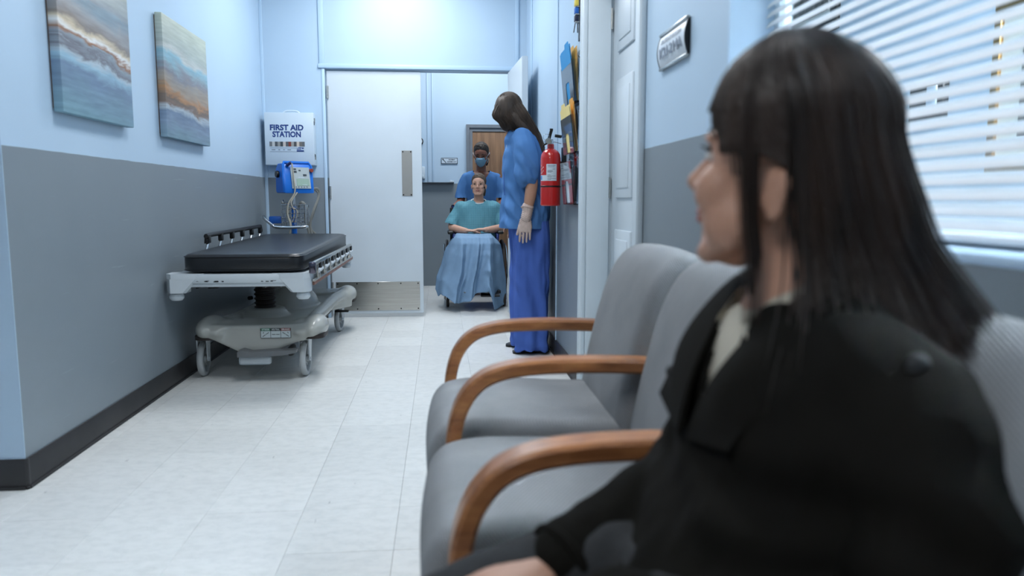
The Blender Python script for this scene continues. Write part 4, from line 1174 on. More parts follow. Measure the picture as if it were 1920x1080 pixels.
def cap_strands(q, M, c, R, n, r, az=110, l1=(-45, -20)):
    for _ in range(n):
        a = math.radians(random.uniform(-az, az)); e1 = random.uniform(*l1); pts = []
        for k in range(9):
            l = math.radians(86 + (e1 - 86) * k / 8); aa = a + random.gauss(0, .008)
            pts.append(M @ V((c[0] + R[0] * math.cos(l) * math.sin(aa), c[1] - R[1] * math.cos(l) * math.cos(aa), c[2] + R[2] * math.sin(l))))
        q.tube(pts, [r * (.6, 1, 1, 1, 1, 1, .9, .7, .4)[k] for k in range(9)], 4)
def back_strands(q, M, c, R, n, r):
    for _ in range(n):
        s = random.uniform(-.96, .96); w = math.sqrt(1 - s * s); t0 = random.uniform(28, 38) + 30 * abs(s); pts = []
        for k in range(8):
            t = math.radians(t0 + (195 - t0) * k / 7); sq = s * (1 - .55 * (k / 7) ** 2)
            pts.append(M @ V((c[0] + R[0] * sq, c[1] + R[1] * math.cos(t) * w, c[2] + R[2] * math.sin(t) * w)))
        q.tube(pts, [r * (.4, .9, 1, 1, 1, 1, 1, .8)[k] for k in range(8)], 4)
def hair_mat(name, c, c2, rough=.62):
    return mat(name, c, rough, var=(30, .5, c2), stretch=(1, 1, .12), spec=.5, bump=(120, .25))
def shoe(q, toe, heel, w=.042, h=.055):
    toe, heel = V(toe), V(heel); d = (toe - heel); L_ = d.length; d.normalize(); s = V((-d.y, d.x, 0))
    rings = []
    for u, ww, hh in ((0, .55, .6), (.06, .78, .85), (.3, .82, 1), (.5, .9, .8), (.72, 1.05, .55), (.9, .85, .42), (.98, .45, .3)):
        c = heel + d * (u * L_)
        rings.append([c + s * (ww * w * math.cos(a)) + V((0, 0, max(0, hh * h * (.5 + .5 * math.sin(a))))) for a in [2 * PI * k / 14 for k in range(14)]])
    return q.loft(rings)
M_SCRUB = mat('blue_scrub_cotton', '#507eb6', .85, var=(5, .1), bump=(350, .25), spec=.2)
M_SCRUB2 = mat('blue_scrub_trousers', '#4a68b4', .85, var=(5, .1), bump=(350, .25), spec=.2)
M_SKIN1 = mat('fair_skin', '#c49a86', .5, var=(25, .06), sss=.08)
M_SKIN2 = mat('brown_skin', '#7d5040', .48, var=(25, .08), sss=.05)
M_SKIN3 = mat('tan_skin', '#b38a73', .5, var=(25, .06), sss=.08)

# ------------------------------------------------------------------ standing nurse leaning on the right wall
nu = thing('person', 'long haired person in blue scrubs leaning on the right wall, looking away', 'person', (.57, 4.88, 0), 'hospital staff in blue scrubs')
q = B()
MH = head_frame((.440, 4.885, 1.538), (-.12, .97, -.16), (-.16, 0, 1))
head(q, MH, .98)
limb(q, [(.455, 4.875, 1.49), (.48, 4.87, 1.43), (.50, 4.87, 1.37)], [.05, .052, .07])
trunk(q, [((.515, 4.865, 1.38), (0, .10, 0), (.06, 0, 0)), ((.52, 4.865, 1.34), (0, .15, 0), (.085, 0, 0)), ((.525, 4.865, 1.22), (0, .15, 0), (.105, 0, 0)), ((.54, 4.87, 1.05), (0, .135, 0), (.1, 0, 0)), ((.56, 4.88, .92), (0, .16, 0), (.11, 0, 0)), ((.57, 4.88, .8), (0, .165, 0), (.11, 0, 0))])
limb(q, [(.508, 4.735, 1.36), (.535, 4.675, 1.25), (.557, 4.648, 1.11), (.549, 4.643, 1.02), (.530, 4.640, .915)], [.05, .045, .038, .037, .026])
limb(q, [(.505, 5.02, 1.37), (.53, 5.06, 1.25), (.56, 5.08, 1.08), (.53, 5.08, .98), (.49, 5.07, .88)], [.056, .048, .038, .037, .026])
hand(q, (.49, 5.07, .87), (-.1, 0, -1), (0, 1, 0), (-1, 0, 0), .95, .3)
for yy, tx in ((4.80, 0), (4.97, 0)):
    limb(q, [(.565, yy, .82), (.56, yy, .5), (.575, yy, .28), (.58, yy, .08)], [.095, .062, .056, .042])
body = grow(q, 'body', M_SKIN3, nu, .0065, 3)
face_parts(MH, .98, nu, '#3b2a20', '#2a1e17', '#a4635c')
q = B()   # scrub top
trunk(q, [((.50, 4.868, 1.425), (0, .075, 0), (.075, 0, 0)), ((.515, 4.865, 1.395), (0, .15, .0), (.10, 0, 0)), ((.523, 4.865, 1.33), (0, .182, 0), (.116, 0, 0)), ((.526, 4.865, 1.24), (0, .185, 0), (.131, 0, 0)), ((.535, 4.868, 1.10), (0, .182, 0), (.148, 0, 0)), ((.542, 4.87, .95), (0, .195, 0), (.156, 0, 0)), ((.541, 4.872, .80), (0, .205, 0), (.160, 0, 0)), ((.541, 4.872, .78), (0, .205, 0), (.160, 0, 0))])
limb(q, [(.508, 4.735, 1.365), (.518, 4.685, 1.29), (.524, 4.662, 1.2), (.526, 4.655, 1.135)], [.076, .082, .083, .078])
limb(q, [(.505, 5.0, 1.36), (.52, 5.05, 1.27), (.53, 5.07, 1.17), (.535, 5.075, 1.06)], [.07, .074, .076, .078])
fd = fold((11, 11, 6), .022, 3)
def n_cut(p):
    if p.z < .806: return True
    return (p - V((.475, 4.875, 1.455))).length < .072 and p.z > 1.41
def n_disp(co, nn):
    # drape lines run from the chest to the hem and gather above the elbow
    m_ = max(0, noise.noise(V((co.x * 5, co.y * 5, co.z * 4))) + .25)
    return fd(co, nn) * (.35 + .65 * min(1, max(0, (1.35 - co.z) / .3))) + .010 * m_ * math.sin((co.z * .9 + (co.x - .5) * 1.4 + co.y * .3) * 62) - .003 + .006 * math.sin(co.z * 48 + co.x * 30) * max(0, 1 - abs(co.z - 1.06) / .14)
grow(q, 'scrub_top', M_SCRUB, nu, .0065, 4, n_disp, n_cut)
q = B()
for k in range(2):
    z = 1.148 - .0
q.tube([(.405, 4.79, 1.165), (.40, 4.86, 1.165)], .002, 5)
q.tube(bez([(.40, 4.79, 1.02), (.397, 4.79, 1.10), (.397, 4.79, 1.165)], 4), .0018, 5)
q.build('pocket_seam', M_SCRUB2, nu)
q = B()   # trousers
for yy, sx in ((4.785, -1), (4.985, 1)):
    trunk(q, [((.562, yy + sx * -.02, .88), (0, .10, 0), (.125, 0, 0)), ((.566, yy, .75), (0, .105, 0), (.126, 0, 0)), ((.572, yy, .5), (0, .098, 0), (.116, 0, 0)), ((.570, yy, .25), (0, .098, 0), (.114, 0, 0)), ((.572, yy, .08), (0, .10, 0), (.114, 0, 0)), ((.576, yy, .022), (0, .10, 0), (.112, 0, 0))])
f2 = fold((16, 16, 2.4), .018, 8)
def t_disp(co, nn):
    cyy = 4.785 if co.y < 4.885 else 4.985
    an = math.atan2(co.y - cyy, co.x - .572); w = noise.noise(V((co.z * 3, cyy, 1)))
    r = .0075 * math.sin(6 * an + 5 * w + 2.2 * co.z) * min(1, max(.15, (.9 - co.z) * 2)) + f2(co, nn)
    r += .008 * math.sin(co.z * 58 + 2 * an) * max(0, 1 - co.z / .22) + .006 * math.sin(co.z * 34 + 3 * an) * max(0, 1 - abs(co.z - .47) / .14)
    return r - .004
grow(q, 'scrub_trousers', M_SCRUB2, nu, .0075, 4, t_disp, lambda p: p.z > .87)
q = B().tube([(.452, 4.76, .79), (.449, 4.765, .5), (.452, 4.77, .25), (.458, 4.77, .05)], .0016, 5)
shoe(B(), (.448, 4.79, 0), (.69, 4.80, 0), .045, .06).build('shoe', mat('black_leather_shoe', '#15161a', .35), nu)
shoe(B(), (.424, 5.03, 0), (.66, 5.0, 0), .045, .06).build('shoe', mat('black_leather_shoe', '#15161a', .35), nu)
q = B()   # translucent glove over the near hand
limb(q, [(.533, 4.645, .945), (.530, 4.645, .915), (.522, 4.643, .88)], [.037, .033, .033])
hand(q, (.522, 4.642, .885), (-.06, -.02, -1), (-.15, -1, 0), (-.95, .1, 0), 1.0, .2, .03, 1, .2)
gl = grow(q, 'glove', mat('pale_latex_glove', '#c9b4aa', .45, var=(60, .12), bump=(90, .6)), nu, .0034, 2, lambda co, nn: .0022 * math.sin(co.z * 520 + 3 * math.sin(co.x * 160)) * max(0, 1 - abs(co.z - .88) / .06))
q = B().tube([(.530 + .038 * math.cos(a), 4.645 + .038 * math.sin(a), .946 + .006 * math.sin(2 * a)) for a in [k * PI / 8 for k in range(16)]], .003, 6, closed=True)
q.build('glove_cuff', mat('pale_latex_glove', '#c9b4aa', .45), gl)
# hair: cap, then long locks swept down over the back
M_HAIR1 = hair_mat('dark_brown_hair', '#2e2620', '#4d4036')
q = B()
R3 = MH.to_3x3()
q.ell(MH @ V((0, -.022, .036)), (.086, .098, .092), R3, 24, 16)
q.ell(MH @ V((.0, -.058, -.028)), (.080, .064, .095), R3, 20, 14)
limb(q, [(.47, 4.80, 1.50), (.53, 4.80, 1.45), (.585, 4.80, 1.40), (.625, 4.81, 1.33), (.645, 4.82, 1.26)], [.055, .052, .042, .034, .016])
q.ell((.402, 4.825, 1.505), (.044, .05, .092), (0, -.22, 0)); q.ell((.412, 4.83, 1.55), (.072, .075, .10))
hr = grow(q, 'hair', M_HAIR1, nu, .006, 4, fold((50, 50, 6), .004))
q = B(); G = []
for th_, end in ((-.9, (.395, 4.80, 1.425)), (-.5, (.41, 4.79, 1.41)), (0, (.60, 4.785, 1.32)), (.25, (.635, 4.785, 1.27)), (.5, (.655, 4.80, 1.24)), (.8, (.665, 4.83, 1.25))):
    # over the crown, down the back of the head (towards the camera), then along the shoulder line
    c = V((.418, 4.86, 1.655)); a0 = V((.425 + .045 * math.sin(th_), 4.815, 1.645)); a = V((.437 + .082 * math.sin(th_), 4.789 + .03 * abs(math.sin(th_)), 1.605)); b_ = V((.45 + .10 * math.sin(th_) + (.03 if th_ >= 0 else -.045), 4.757, 1.51))
    e = V(end); m1 = b_.lerp(e, .5) + V((.01, -.006, .018 if th_ >= 0 else 0))
    G.append(bez([c, a0, a, b_, m1, e], 4))
strands(q, G, 700, .0021, .006)
cap_strands(q, MH, (0, -.022, .036), (.0865, .0985, .0925), 420, .0018)
q.build('hair_locks', M_HAIR1, hr, sharp=0, kind='stuff')
B().tube(bez([(.455, 4.80, 1.425), (.425, 4.81, 1.36), (.412, 4.83, 1.28), (.41, 4.85, 1.22)], 5), .0035, 6).build('lanyard', M_LABEL, nu)

# ------------------------------------------------------------------ nurse pushing the wheelchair
np_ = thing('person', 'masked person in blue scrubs pushing the wheelchair from behind', 'person', (.41, 7.82, 0), 'hospital staff in blue scrubs')
q = B()
MH2 = head_frame((.412, 7.74, 1.438), (-.16, -.95, -.30))
head(q, MH2, .98)
limb(q, [(.413, 7.79, 1.37), (.413, 7.80, 1.30), (.413, 7.81, 1.23)], [.05, .05, .065])
trunk(q, [((.413, 7.80, 1.27), (.09, 0, 0), (0, .06, 0)), ((.413, 7.80, 1.23), (.155, 0, 0), (0, .085, 0)), ((.413, 7.80, 1.12), (.15, 0, 0), (0, .105, 0)), ((.413, 7.83, .96), (.125, 0, 0), (0, .1, 0)), ((.413, 7.86, .84), (.155, 0, 0), (0, .11, 0)), ((.413, 7.87, .76), (.155, 0, 0), (0, .11, 0))])
for sx in (-1, 1):
    limb(q, [(.413 + sx * .155, 7.80, 1.20), (.413 + sx * .195, 7.79, 1.08), (.413 + sx * .215, 7.74, .97), (.36 + sx * .21, 7.60, .93), (.33 + sx * .2, 7.5, .925)], [.055, .048, .04, .034, .025])
    hand(q, (.33 + sx * .2, 7.5, .925), (0, -1, -.1), (0, -.1, 1), (-sx, 0, 0), .95, .75)
    limb(q, [(.413 + sx * .085, 7.87, .78), (.413 + sx * .09, 7.85, .47), (.413 + sx * .09, 7.88, .25), (.413 + sx * .09, 7.9, .07)], [.09, .06, .052, .04])
grow(q, 'body', M_SKIN2, np_, .006, 3)
face_parts(MH2, .98, np_, '#1f1512', '#1a1210', '#7a463f', closed=True, mouth=False)
q = B()
trunk(q, [((.413, 7.80, 1.285), (.085, 0, 0), (0, .07, 0)), ((.413, 7.80, 1.25), (.165, 0, 0), (0, .095, 0)), ((.413, 7.80, 1.18), (.178, 0, 0), (0, .118, 0)), ((.413, 7.81, 1.05), (.168, 0, 0), (0, .128, 0)), ((.413, 7.83, .9), (.18, 0, 0), (0, .135, 0)), ((.413, 7.84, .74), (.19, 0, 0), (0, .14, 0))])
for sx in (-1, 1):
    limb(q, [(.413 + sx * .145, 7.80, 1.20), (.413 + sx * .178, 7.79, 1.12), (.413 + sx * .196, 7.78, 1.045), (.413 + sx * .203, 7.76, .98)], [.062, .066, .068, .07])
def v_cut(p):
    if p.z < .76 or (abs(p.x - .413) > .15 and p.z < 1.005): return True
    d = abs(p.x - .413)
    if p.y < 7.80 and p.z > 1.145 + d * 1.55 and d < .085: return True
    return d < .07 and p.z > 1.268
grow(q, 'scrub_top', M_SCRUB, np_, .006, 4, fold((16, 16, 6), .010, 5), v_cut)
q = B()
for sx in (-1, 1):
    trunk(q, [((.413 + sx * .07, 7.86, .86), (.10, 0, 0), (0, .12, 0)), ((.413 + sx * .088, 7.86, .7), (.10, 0, 0), (0, .115, 0)), ((.413 + sx * .092, 7.86, .4), (.085, 0, 0), (0, .09, 0)), ((.413 + sx * .092, 7.89, .03), (.085, 0, 0), (0, .09, 0))])
grow(q, 'scrub_trousers', M_SCRUB2, np_, .009, 4, fold((12, 12, 3), .012), lambda p: p.z > .84)
for sx in (-1, 1): shoe(B(), (.413 + sx * .1, 7.74, 0), (.413 + sx * .092, 7.99, 0)).build('shoe', mat('black_leather_shoe', '#15161a', .35), np_)
M_HAIR2 = hair_mat('black_tied_hair', '#15120f', '#2a221c')
R3 = MH2.to_3x3()
q = B().ell(MH2 @ V((0, -.020, .046)), (.0785, .0945, .0835), R3, 24, 16).ell(MH2 @ V((0, -.04, .0)), (.076, .06, .06), R3, 20, 12)
q.ell(MH2 @ V((0, -.10, -.01)), (.035, .03, .035), R3)
hr2 = grow(q, 'hair', M_HAIR2, np_, .0055, 3, fold((60, 60, 20), .002))
q = B(); limb(q, [(.44, 7.86, 1.42), (.468, 7.86, 1.385), (.472, 7.86, 1.35)], [.03, .027, .015])
grow(q, 'ponytail', M_HAIR2, np_, .005, 2)
q = B(); back_strands(q, MH2, (0, -.020, .046), (.0785, .0945, .0835), 150, .0016); q.build('hair_locks', M_HAIR2, hr2, sharp=0, kind='stuff')
M_MASK = mat('pale_blue_mask', '#9cc6dd', .8, bump=(300, .2))
q = B(); R3 = MH2.to_3x3(); rows = []
for k, (z, w_, yc_) in enumerate(((-.006, .058, .060), (-.012, .062, .074), (-.02, .064, .084), (-.027, .064, .082), (-.034, .065, .089), (-.042, .064, .087), (-.05, .062, .09), (-.058, .060, .086), (-.067, .056, .086), (-.08, .05, .078), (-.094, .042, .066), (-.104, .03, .05))):
    rows.append([MH2 @ (V((w_ * math.sin(a), -.006 + (yc_ + .056 - .0) * math.cos(a) ** 1.0 * .94, z)) * .98) for a in [(-1.25 + 2.5 * j / 20) for j in range(21)]])
q.loft(rows, cap=False, close=False); bmesh.ops.solidify(q.bm, geom=q.bm.faces[:], thickness=.002)
mk = q.build('face_mask', M_MASK, np_, sharp=70)
q = B()
for sx in (-1, 1):
    q.tube(bez([MH2 @ V((sx * .058, .03, -.014)), MH2 @ V((sx * .078, .01, .012)), MH2 @ V((sx * .084, -.02, .02)), MH2 @ V((sx * .08, -.028, -.02)), MH2 @ V((sx * .062, .02, -.075))], 5), .0018, 5)
q.build('ear_loops', M_LABEL, mk)

# ------------------------------------------------------------------ wheelchair
cx, cy = .315, 7.12
wch = thing('wheelchair', 'navy framed wheelchair with black arm pads carrying the patient', 'wheelchair', (cx, cy, 0))
M_NVF = mat('navy_frame_paint', '#1b2c63', .3, .3)
M_SEAT = mat('black_nylon_sling', '#17181b', .7)
for sx in (-1, 1):
    x = cx + sx * .2
    q = B()
    q.tube(bez([(x, 7.36, .93), (x, 7.345, .8), (x, 7.335, .5), (x, 7.33, .3)], 4), .0125, 10)
    q.tube(bez([(x, 7.33, .665), (x, 7.15, .668), (x, 6.98, .668), (x, 6.93, .64), (x, 6.925, .5), (x, 6.925, .26)], 5), .0115, 10)
    q.tube([(x, 7.34, .47), (x, 6.9, .48)], .012, 10)
    q.tube([(x, 7.33, .30), (x, 6.93, .27)], .0115, 10)
    q.tube(bez([(x, 6.9, .48), (x - sx * .02, 6.86, .46), (x - sx * .05, 6.82, .36), (x - sx * .07, 6.76, .19), (x - sx * .07, 6.74, .155)], 4), .0115, 10)
    q.build('side_frame', M_NVF, wch)
    B().tube([(x, 7.36, .925), (x, 7.47, .93)], .0165, 10).build('push_grip', M_BLACK, wch)
    B().box((x + sx * .03, 7.08, .688), (.055, .30, .03), .012, seg=3).build('arm_pad', M_BLACK, wch)
    wx = cx + sx * .262
    w = B().lathe([(.292, -.012), (.300, -.012), (.305, -.005), (.305, .005), (.300, .012), (.292, .012), (.287, 0), (.292, -.012)], (wx, 7.22, .305), 48, 'X')
    bmesh.ops.remove_doubles(w.bm, verts=w.bm.verts[:], dist=1e-6)
    wh = w.build('rear_wheel', M_RUBBER, wch)
    B().tube([(wx + sx * .028, 7.22 + .262 * math.cos(a), .305 + .262 * math.sin(a)) for a in [k * PI / 20 for k in range(40)]], .009, 8, closed=True).build('push_rim', M_CHROME, wh)
    h = B().cyl((wx - .03, 7.22, .305), (wx + .03, 7.22, .305), .022)
    for k in range(14):
        a = 2 * PI * k / 14
        h.tube([(wx + .012 * (1 if k % 2 else -1), 7.22 + .02 * math.cos(a), .305 + .02 * math.sin(a)), (wx, 7.22 + .288 * math.cos(a + .15), .305 + .288 * math.sin(a + .15))], .0022, 5)
    h.build('spokes', M_CHROME, wh)
    kx = cx + sx * .262
    q = B().lathe([(0, -.014), (.06, -.014), (.072, -.012), (.076, 0), (.072, .012), (.06, .014), (0, .014)], (kx, 6.95, .076), 24, 'X')
    cs = q.build('caster_wheel', M_RUBBER, wch)
    q = B()
    for s2 in (-1, 1): q.box((kx + s2 * .021, 6.96, .13), (.005, .03, .13), .002)
    q.box((kx, 6.965, .195), (.05, .04, .012), .003).tube([(kx, 6.965, .19), (kx, 6.965, .29)], .012, 8).tube([(kx, 6.965, .27), (x, 6.94, .27)], .012, 8)
    q.build('caster_fork', M_DARK, wch)
    q = B().box((cx + sx * .115, 6.715, .150), (.17, .14, .016), .005, (.22, 0, 0)).box((cx + sx * .2, 6.76, .162), (.03, .06, .03), .006)
    q.build('footplate', M_BLACK, wch)
q = B()
q.loft([[V((cx - .225, y, z)), V((cx, y, z - .015)), V((cx + .225, y, z)), V((cx + .225, y, z - .006)), V((cx, y, z - .021)), V((cx - .225, y, z - .006))] for y, z in ((7.33, .475), (6.9, .485))])
q.build('seat_sling', M_SEAT, wch)
B().box((cx, 7.345, .70), (.46, .012, .42), .004).build('back_sling', M_SEAT, wch)
q = B().tube([(cx - .235, 7.12, .30), (cx + .235, 7.12, .46)], .01, 8).tube([(cx + .235, 7.1, .30), (cx - .235, 7.1, .46)], .01, 8)
q.build('cross_brace', M_NVF, wch)

# ------------------------------------------------------------------ patient
pt = thing('person', 'seated person in a teal patterned gown with hands folded on the blanket', 'person', (.345, 7.15, .49))
q = B()
MH3 = head_frame((.357, 7.19, 1.124), (-.17, -.98, .05))
head(q, MH3, .885)
limb(q, [(.358, 7.215, 1.06), (.358, 7.22, 1.0), (.358, 7.23, .94)], [.046, .046, .06])
trunk(q, [((.35, 7.225, .965), (.09, 0, 0), (0, .06, 0)), ((.35, 7.225, .92), (.145, 0, 0), (0, .08, 0)), ((.345, 7.215, .82), (.165, 0, 0), (0, .11, 0)), ((.33, 7.19, .68), (.15, 0, 0), (0, .115, 0)), ((.31, 7.17, .56), (.17, 0, 0), (0, .13, 0)), ((.31, 7.15, .505), (.14, 0, 0), (0, .12, 0))])
limb(q, [(.20, 7.215, .895), (.145, 7.20, .82), (.105, 7.13, .735), (.155, 7.03, .715), (.225, 6.955, .705)], [.058, .05, .042, .036, .026])
limb(q, [(.50, 7.215, .895), (.55, 7.20, .82), (.575, 7.13, .735), (.50, 7.03, .718), (.405, 6.95, .712)], [.058, .05, .042, .036, .026])
hand(q, (.225, 6.955, .706), (.9, -.35, 0), (0, 0, 1), (.3, .9, 0), .88, .22)
hand(q, (.405, 6.948, .714), (-.9, -.25, .05), (0, 0, 1), (-.3, .9, 0), .88, .22)
for sx in (-1, 1):
    limb(q, [(.31 + sx * .085, 7.12, .565), (.31 + sx * .09, 6.92, .585), (.31 + sx * .09, 6.775, .565), (.31 + sx * .09, 6.78, .36), (.31 + sx * .09, 6.80, .2)], [.085, .078, .058, .052, .036])
    limb(q, [(.31 + sx * .09, 6.80, .2), (.31 + sx * .09, 6.73, .195), (.31 + sx * .09, 6.71, .185)], [.034, .03, .022])
grow(q, 'body', M_SKIN1, pt, .005, 3)
face_parts(MH3, .885, pt, '#2e2420', '#4a382c', '#9c6660', white='#8f8a86')
def gown_mat():
    m = mat('teal_print_gown', '#5d9aa8', .9, spec=.2); nt = m.node_tree; N = nt.nodes; L = nt.links; b = N['Principled BSDF']
    tc = N.new('ShaderNodeTexCoord'); mp = N.new('ShaderNodeMapping'); mp.inputs['Rotation'].default_value = (0, .785, 0); mp.inputs['Scale'].default_value = (120, 0, 120)
    L.new(tc.outputs['Object'], mp.inputs['Vector'])
    v = N.new('ShaderNodeTexChecker'); v.inputs['Scale'].default_value = 1
    L.new(mp.outputs[0], v.inputs['Vector'])
    n = N.new('ShaderNodeTexNoise'); n.inputs['Scale'].default_value = 60; L.new(tc.outputs['Object'], n.inputs['Vector'])
    v.inputs[1].default_value = lin('#4d8091'); v.inputs[2].default_value = lin('#6ca3b1')
    L.new(v.outputs[0], b.inputs['Base Color'])
    return m
q = B()
trunk(q, [((.352, 7.225, .985), (.075, 0, 0), (0, .07, 0)), ((.35, 7.225, .955), (.15, 0, 0), (0, .085, 0)), ((.348, 7.22, .915), (.198, 0, 0), (0, .118, 0)), ((.345, 7.205, .80), (.185, 0, 0), (0, .14, 0)), ((.33, 7.18, .68), (.185, 0, 0), (0, .145, 0)), ((.31, 7.17, .57), (.19, 0, 0), (0, .14, 0))])
limb(q, [(.20, 7.215, .90), (.155, 7.205, .845), (.120, 7.175, .79), (.098, 7.14, .75)], [.078, .07, .072, .07])
limb(q, [(.50, 7.215, .90), (.545, 7.205, .845), (.575, 7.175, .79), (.59, 7.14, .75)], [.078, .07, .072, .07])
def g_cut(p):
    d = math.hypot(p.x - .357, (p.y - 7.215) * .9)
    if d < .068 and p.z > .955 + (.035 if p.y > 7.22 else 0): return True
    return (p.x < .17 and p.z < .742 + (.17 - p.x) * .25) or (p.x > .53 and p.z < .742 + (p.x - .53) * .25)
grow(q, 'hospital_gown', gown_mat(), pt, .006, 4, fold((14, 14, 7), .010, 9), g_cut)
q = B().tube(bez([(.357 + .070 * math.cos(a), 7.213 + .078 * math.sin(a), .972 + .024 * math.sin(a) + .004) for a in [k * PI / 7 for k in range(14)]] + [(.427, 7.213, .976)], 3), .0065, 8)
q.build('white_neckband', mat('white_cotton', '#ccd2d4', .9), pt)
M_HAIR3 = hair_mat('light_brown_hair', '#3a2e26', '#57483a')
R3 = MH3.to_3x3()
q = B().ell(MH3 @ V((0, -.019, .042)), (.0705, .0855, .0755), R3, 24, 16).ell(MH3 @ V((0, -.045, .0)), (.066, .055, .055), R3, 20, 12)
q.ell(MH3 @ V((0, -.10, -.01)), (.035, .03, .035), R3)
hr3 = grow(q, 'hair', M_HAIR3, pt, .005, 3, fold((60, 60, 20), .002))
q = B(); back_strands(q, MH3, (0, -.019, .042), (.0705, .0855, .0755), 150, .0015); q.build('hair_locks', M_HAIR3, hr3, sharp=0, kind='stuff')
q = B(); limb(q, [(.40, 7.25, 1.11), (.413, 7.24, 1.07), (.412, 7.235, 1.03)], [.018, .015, .008]); q.build('loose_lock', M_HAIR3, pt)
for sx in (-1, 1): shoe(B(), (.31 + sx * .09, 6.63, .163), (.31 + sx * .09, 6.83, .163), .04, .05).build('slipper', mat('grey_slipper_sock', '#6c757c', .9), pt)

# ------------------------------------------------------------------ blanket over the lap, trailing to the floor
def blanket_pt(u, v):
    """u across (0 her right .. 1 her left), v from the waist (0) over the knees to the hem (1)"""
    path = [(0, 7.11, .668), (.16, 6.97, .682), (.28, 6.84, .676), (.36, 6.745, .65), (.43, 6.685, .60), (.55, 6.655, .47), (.7, 6.64, .32), (.85, 6.625, .18), (1.0, 6.615, .05)]
    ys = [(a, b_) for a, b_, c in path]; zs = [(a, c) for a, b_, c in path]
    y, z = interp(ys, v), interp(zs, v)
    lo = interp([(0, .085), (.28, .085), (.43, .06), (.55, .025), (.7, -.01), (.85, -.06), (1, -.075)], v)
    hi = interp([(0, .50), (.28, .515), (.43, .545), (.55, .56), (.7, .575), (.85, .585), (1, .60)], v)
    x = lo + (hi - lo) * u
    # the hem hangs unevenly: lifted between the feet, trailing on the floor at her left
    drop = interp([(0, .18), (.05, .12), (.11, .165), (.17, .15), (.25, .09), (.36, .075), (.46, .10), (.55, .155), (.70, .185), (.745, .11), (.79, .02), (.9, .012), (1, .03)], u)
    if v > .43:
        t = (v - .43) / .57; z = .60 + (drop - .60) * t
    e = abs(2 * u - 1)
    y += (.10 + .22 * max(0, min(1, (v - .15) * 3))) * (max(0, e - .55) / .45) ** 1.5
    z -= .07 * (max(0, e - .72) / .28) ** 1.3 * max(0, min(1, (.5 - v) * 5))
    # folds fan out from the knees
    amp = interp([(0, .003), (.3, .006), (.42, .016), (.7, .034), (1, .042)], v)
    ph = 26 * (u - .5) * (1 - .12 * v) + 1.2 * math.sin(v * 4 + u * 6)
    f = (1 - abs(math.sin(ph * .5))) * 1.6 - .5 + .35 * math.sin(2.1 * ph + 1.3 + 2 * v)
    y -= amp * f; x += amp * .35 * math.cos(ph)
    # bunched swag at her left knee
    s_ = math.exp(-((u - .74) / .07) ** 2) * max(0, min(1, (v - .5) * 4))
    y -= .05 * s_ * (1 + .6 * math.sin(v * 30 + u * 16)); z += .008 * s_ * math.sin(v * 34)
    # slanting drag lines from her right knee towards her left foot
    y -= .014 * max(0, math.sin(20 * (u * .8 + v * .45) + .6)) ** 3 * max(0, min(1, (v - .4) * 3))
    l_ = math.exp(-((u - .14) / .09) ** 2) * max(0, (v - .78) / .22)
    y -= .04 * l_; z += .012 * l_ * math.sin(v * 30)
    y += .006 * noise.noise(V((u * 9, v * 14, 3)))
    return V((x, y, max(.006, z)))
NU, NV = 110, 90
q = B(); P_ = [[blanket_pt(i / NU, j / NV) for i in range(NU + 1)] for j in range(NV + 1)]
def nrm_(i, j):
    a = P_[j][min(i + 1, NU)] - P_[j][max(i - 1, 0)]; b_ = P_[min(j + 1, NV)][i] - P_[max(j - 1, 0)][i]
    c = a.cross(b_)
    return c.normalized() if c.length > 1e-9 else V((0, 0, 1))
va = [[q.bm.verts.new(P_[j][i]) for i in range(NU + 1)] for j in range(NV + 1)]
vb = [[q.bm.verts.new(P_[j][i] + nrm_(i, j) * .005) for i in range(NU + 1)] for j in range(NV + 1)]
for j in range(NV):
    for i in range(NU):
        q.bm.faces.new((va[j][i], va[j][i + 1], va[j + 1][i + 1], va[j + 1][i])); q.bm.faces.new((vb[j + 1][i], vb[j + 1][i + 1], vb[j][i + 1], vb[j][i]))
for j in range(NV):
    for i in (0, NU): q.bm.faces.new((va[j][i], va[j + 1][i], vb[j + 1][i], vb[j][i]))
for i in range(NU):
    for j in (0, NV): q.bm.faces.new((va[j][i], va[j][i + 1], vb[j][i + 1], vb[j][i]))
tag(q.build('blanket', mat('blue_fleece', '#7c9ab8', .95, var=(14, .08), bump=(300, .5), spec=.15), None, sharp=180), 'dusty blue fleece blanket draped over the seated patient, trailing on the floor', 'blanket')
# ------------------------------------------------------------------ seated woman in the foreground
wo = thing('person', 'dark haired person in a black coat seated in the nearest chair, turned towards the wheelchair', 'person', (.33, .79, .50))
M_SKINW = mat('warm_skin', '#b58a74', .5, var=(25, .06), sss=.08)
M_COAT = mat('black_wool_coat', '#181714', .92, var=(9, .3), bump=(260, .5), spec=.12)
M_TROU = mat('charcoal_trousers', '#2c2e30', .9, var=(30, .25), bump=(300, .4))
MHW = head_frame((.394, .818, 1.020), (-.68, .72, .20))
q = B()
head(q, MHW, 1.07, .079)
for sx in (-1, 1):
    q.ell(MHW @ V((sx * .042, .066, -.030)), (.027, .027, .032), MHW.to_3x3()); q.ell(MHW @ V((sx * .046, .040, -.062)), (.024, .034, .034), MHW.to_3x3())
limb(q, [(.400, .805, 1.0), (.402, .80, .93), (.392, .80, .85)], [.052, .050, .065])
trunk(q, [((.385, .80, .86), (0, .09, 0), (.06, 0, 0)), ((.39, .80, .83), (0, .14, 0), (.07, 0, 0)), ((.388, .80, .74), (0, .14, 0), (.08, 0, 0)), ((.355, .795, .64), (0, .125, 0), (.095, 0, 0)), ((.30, .79, .56), (0, .16, 0), (.12, 0, 0)), ((.29, .79, .525), (0, .13, 0), (.10, 0, 0))])
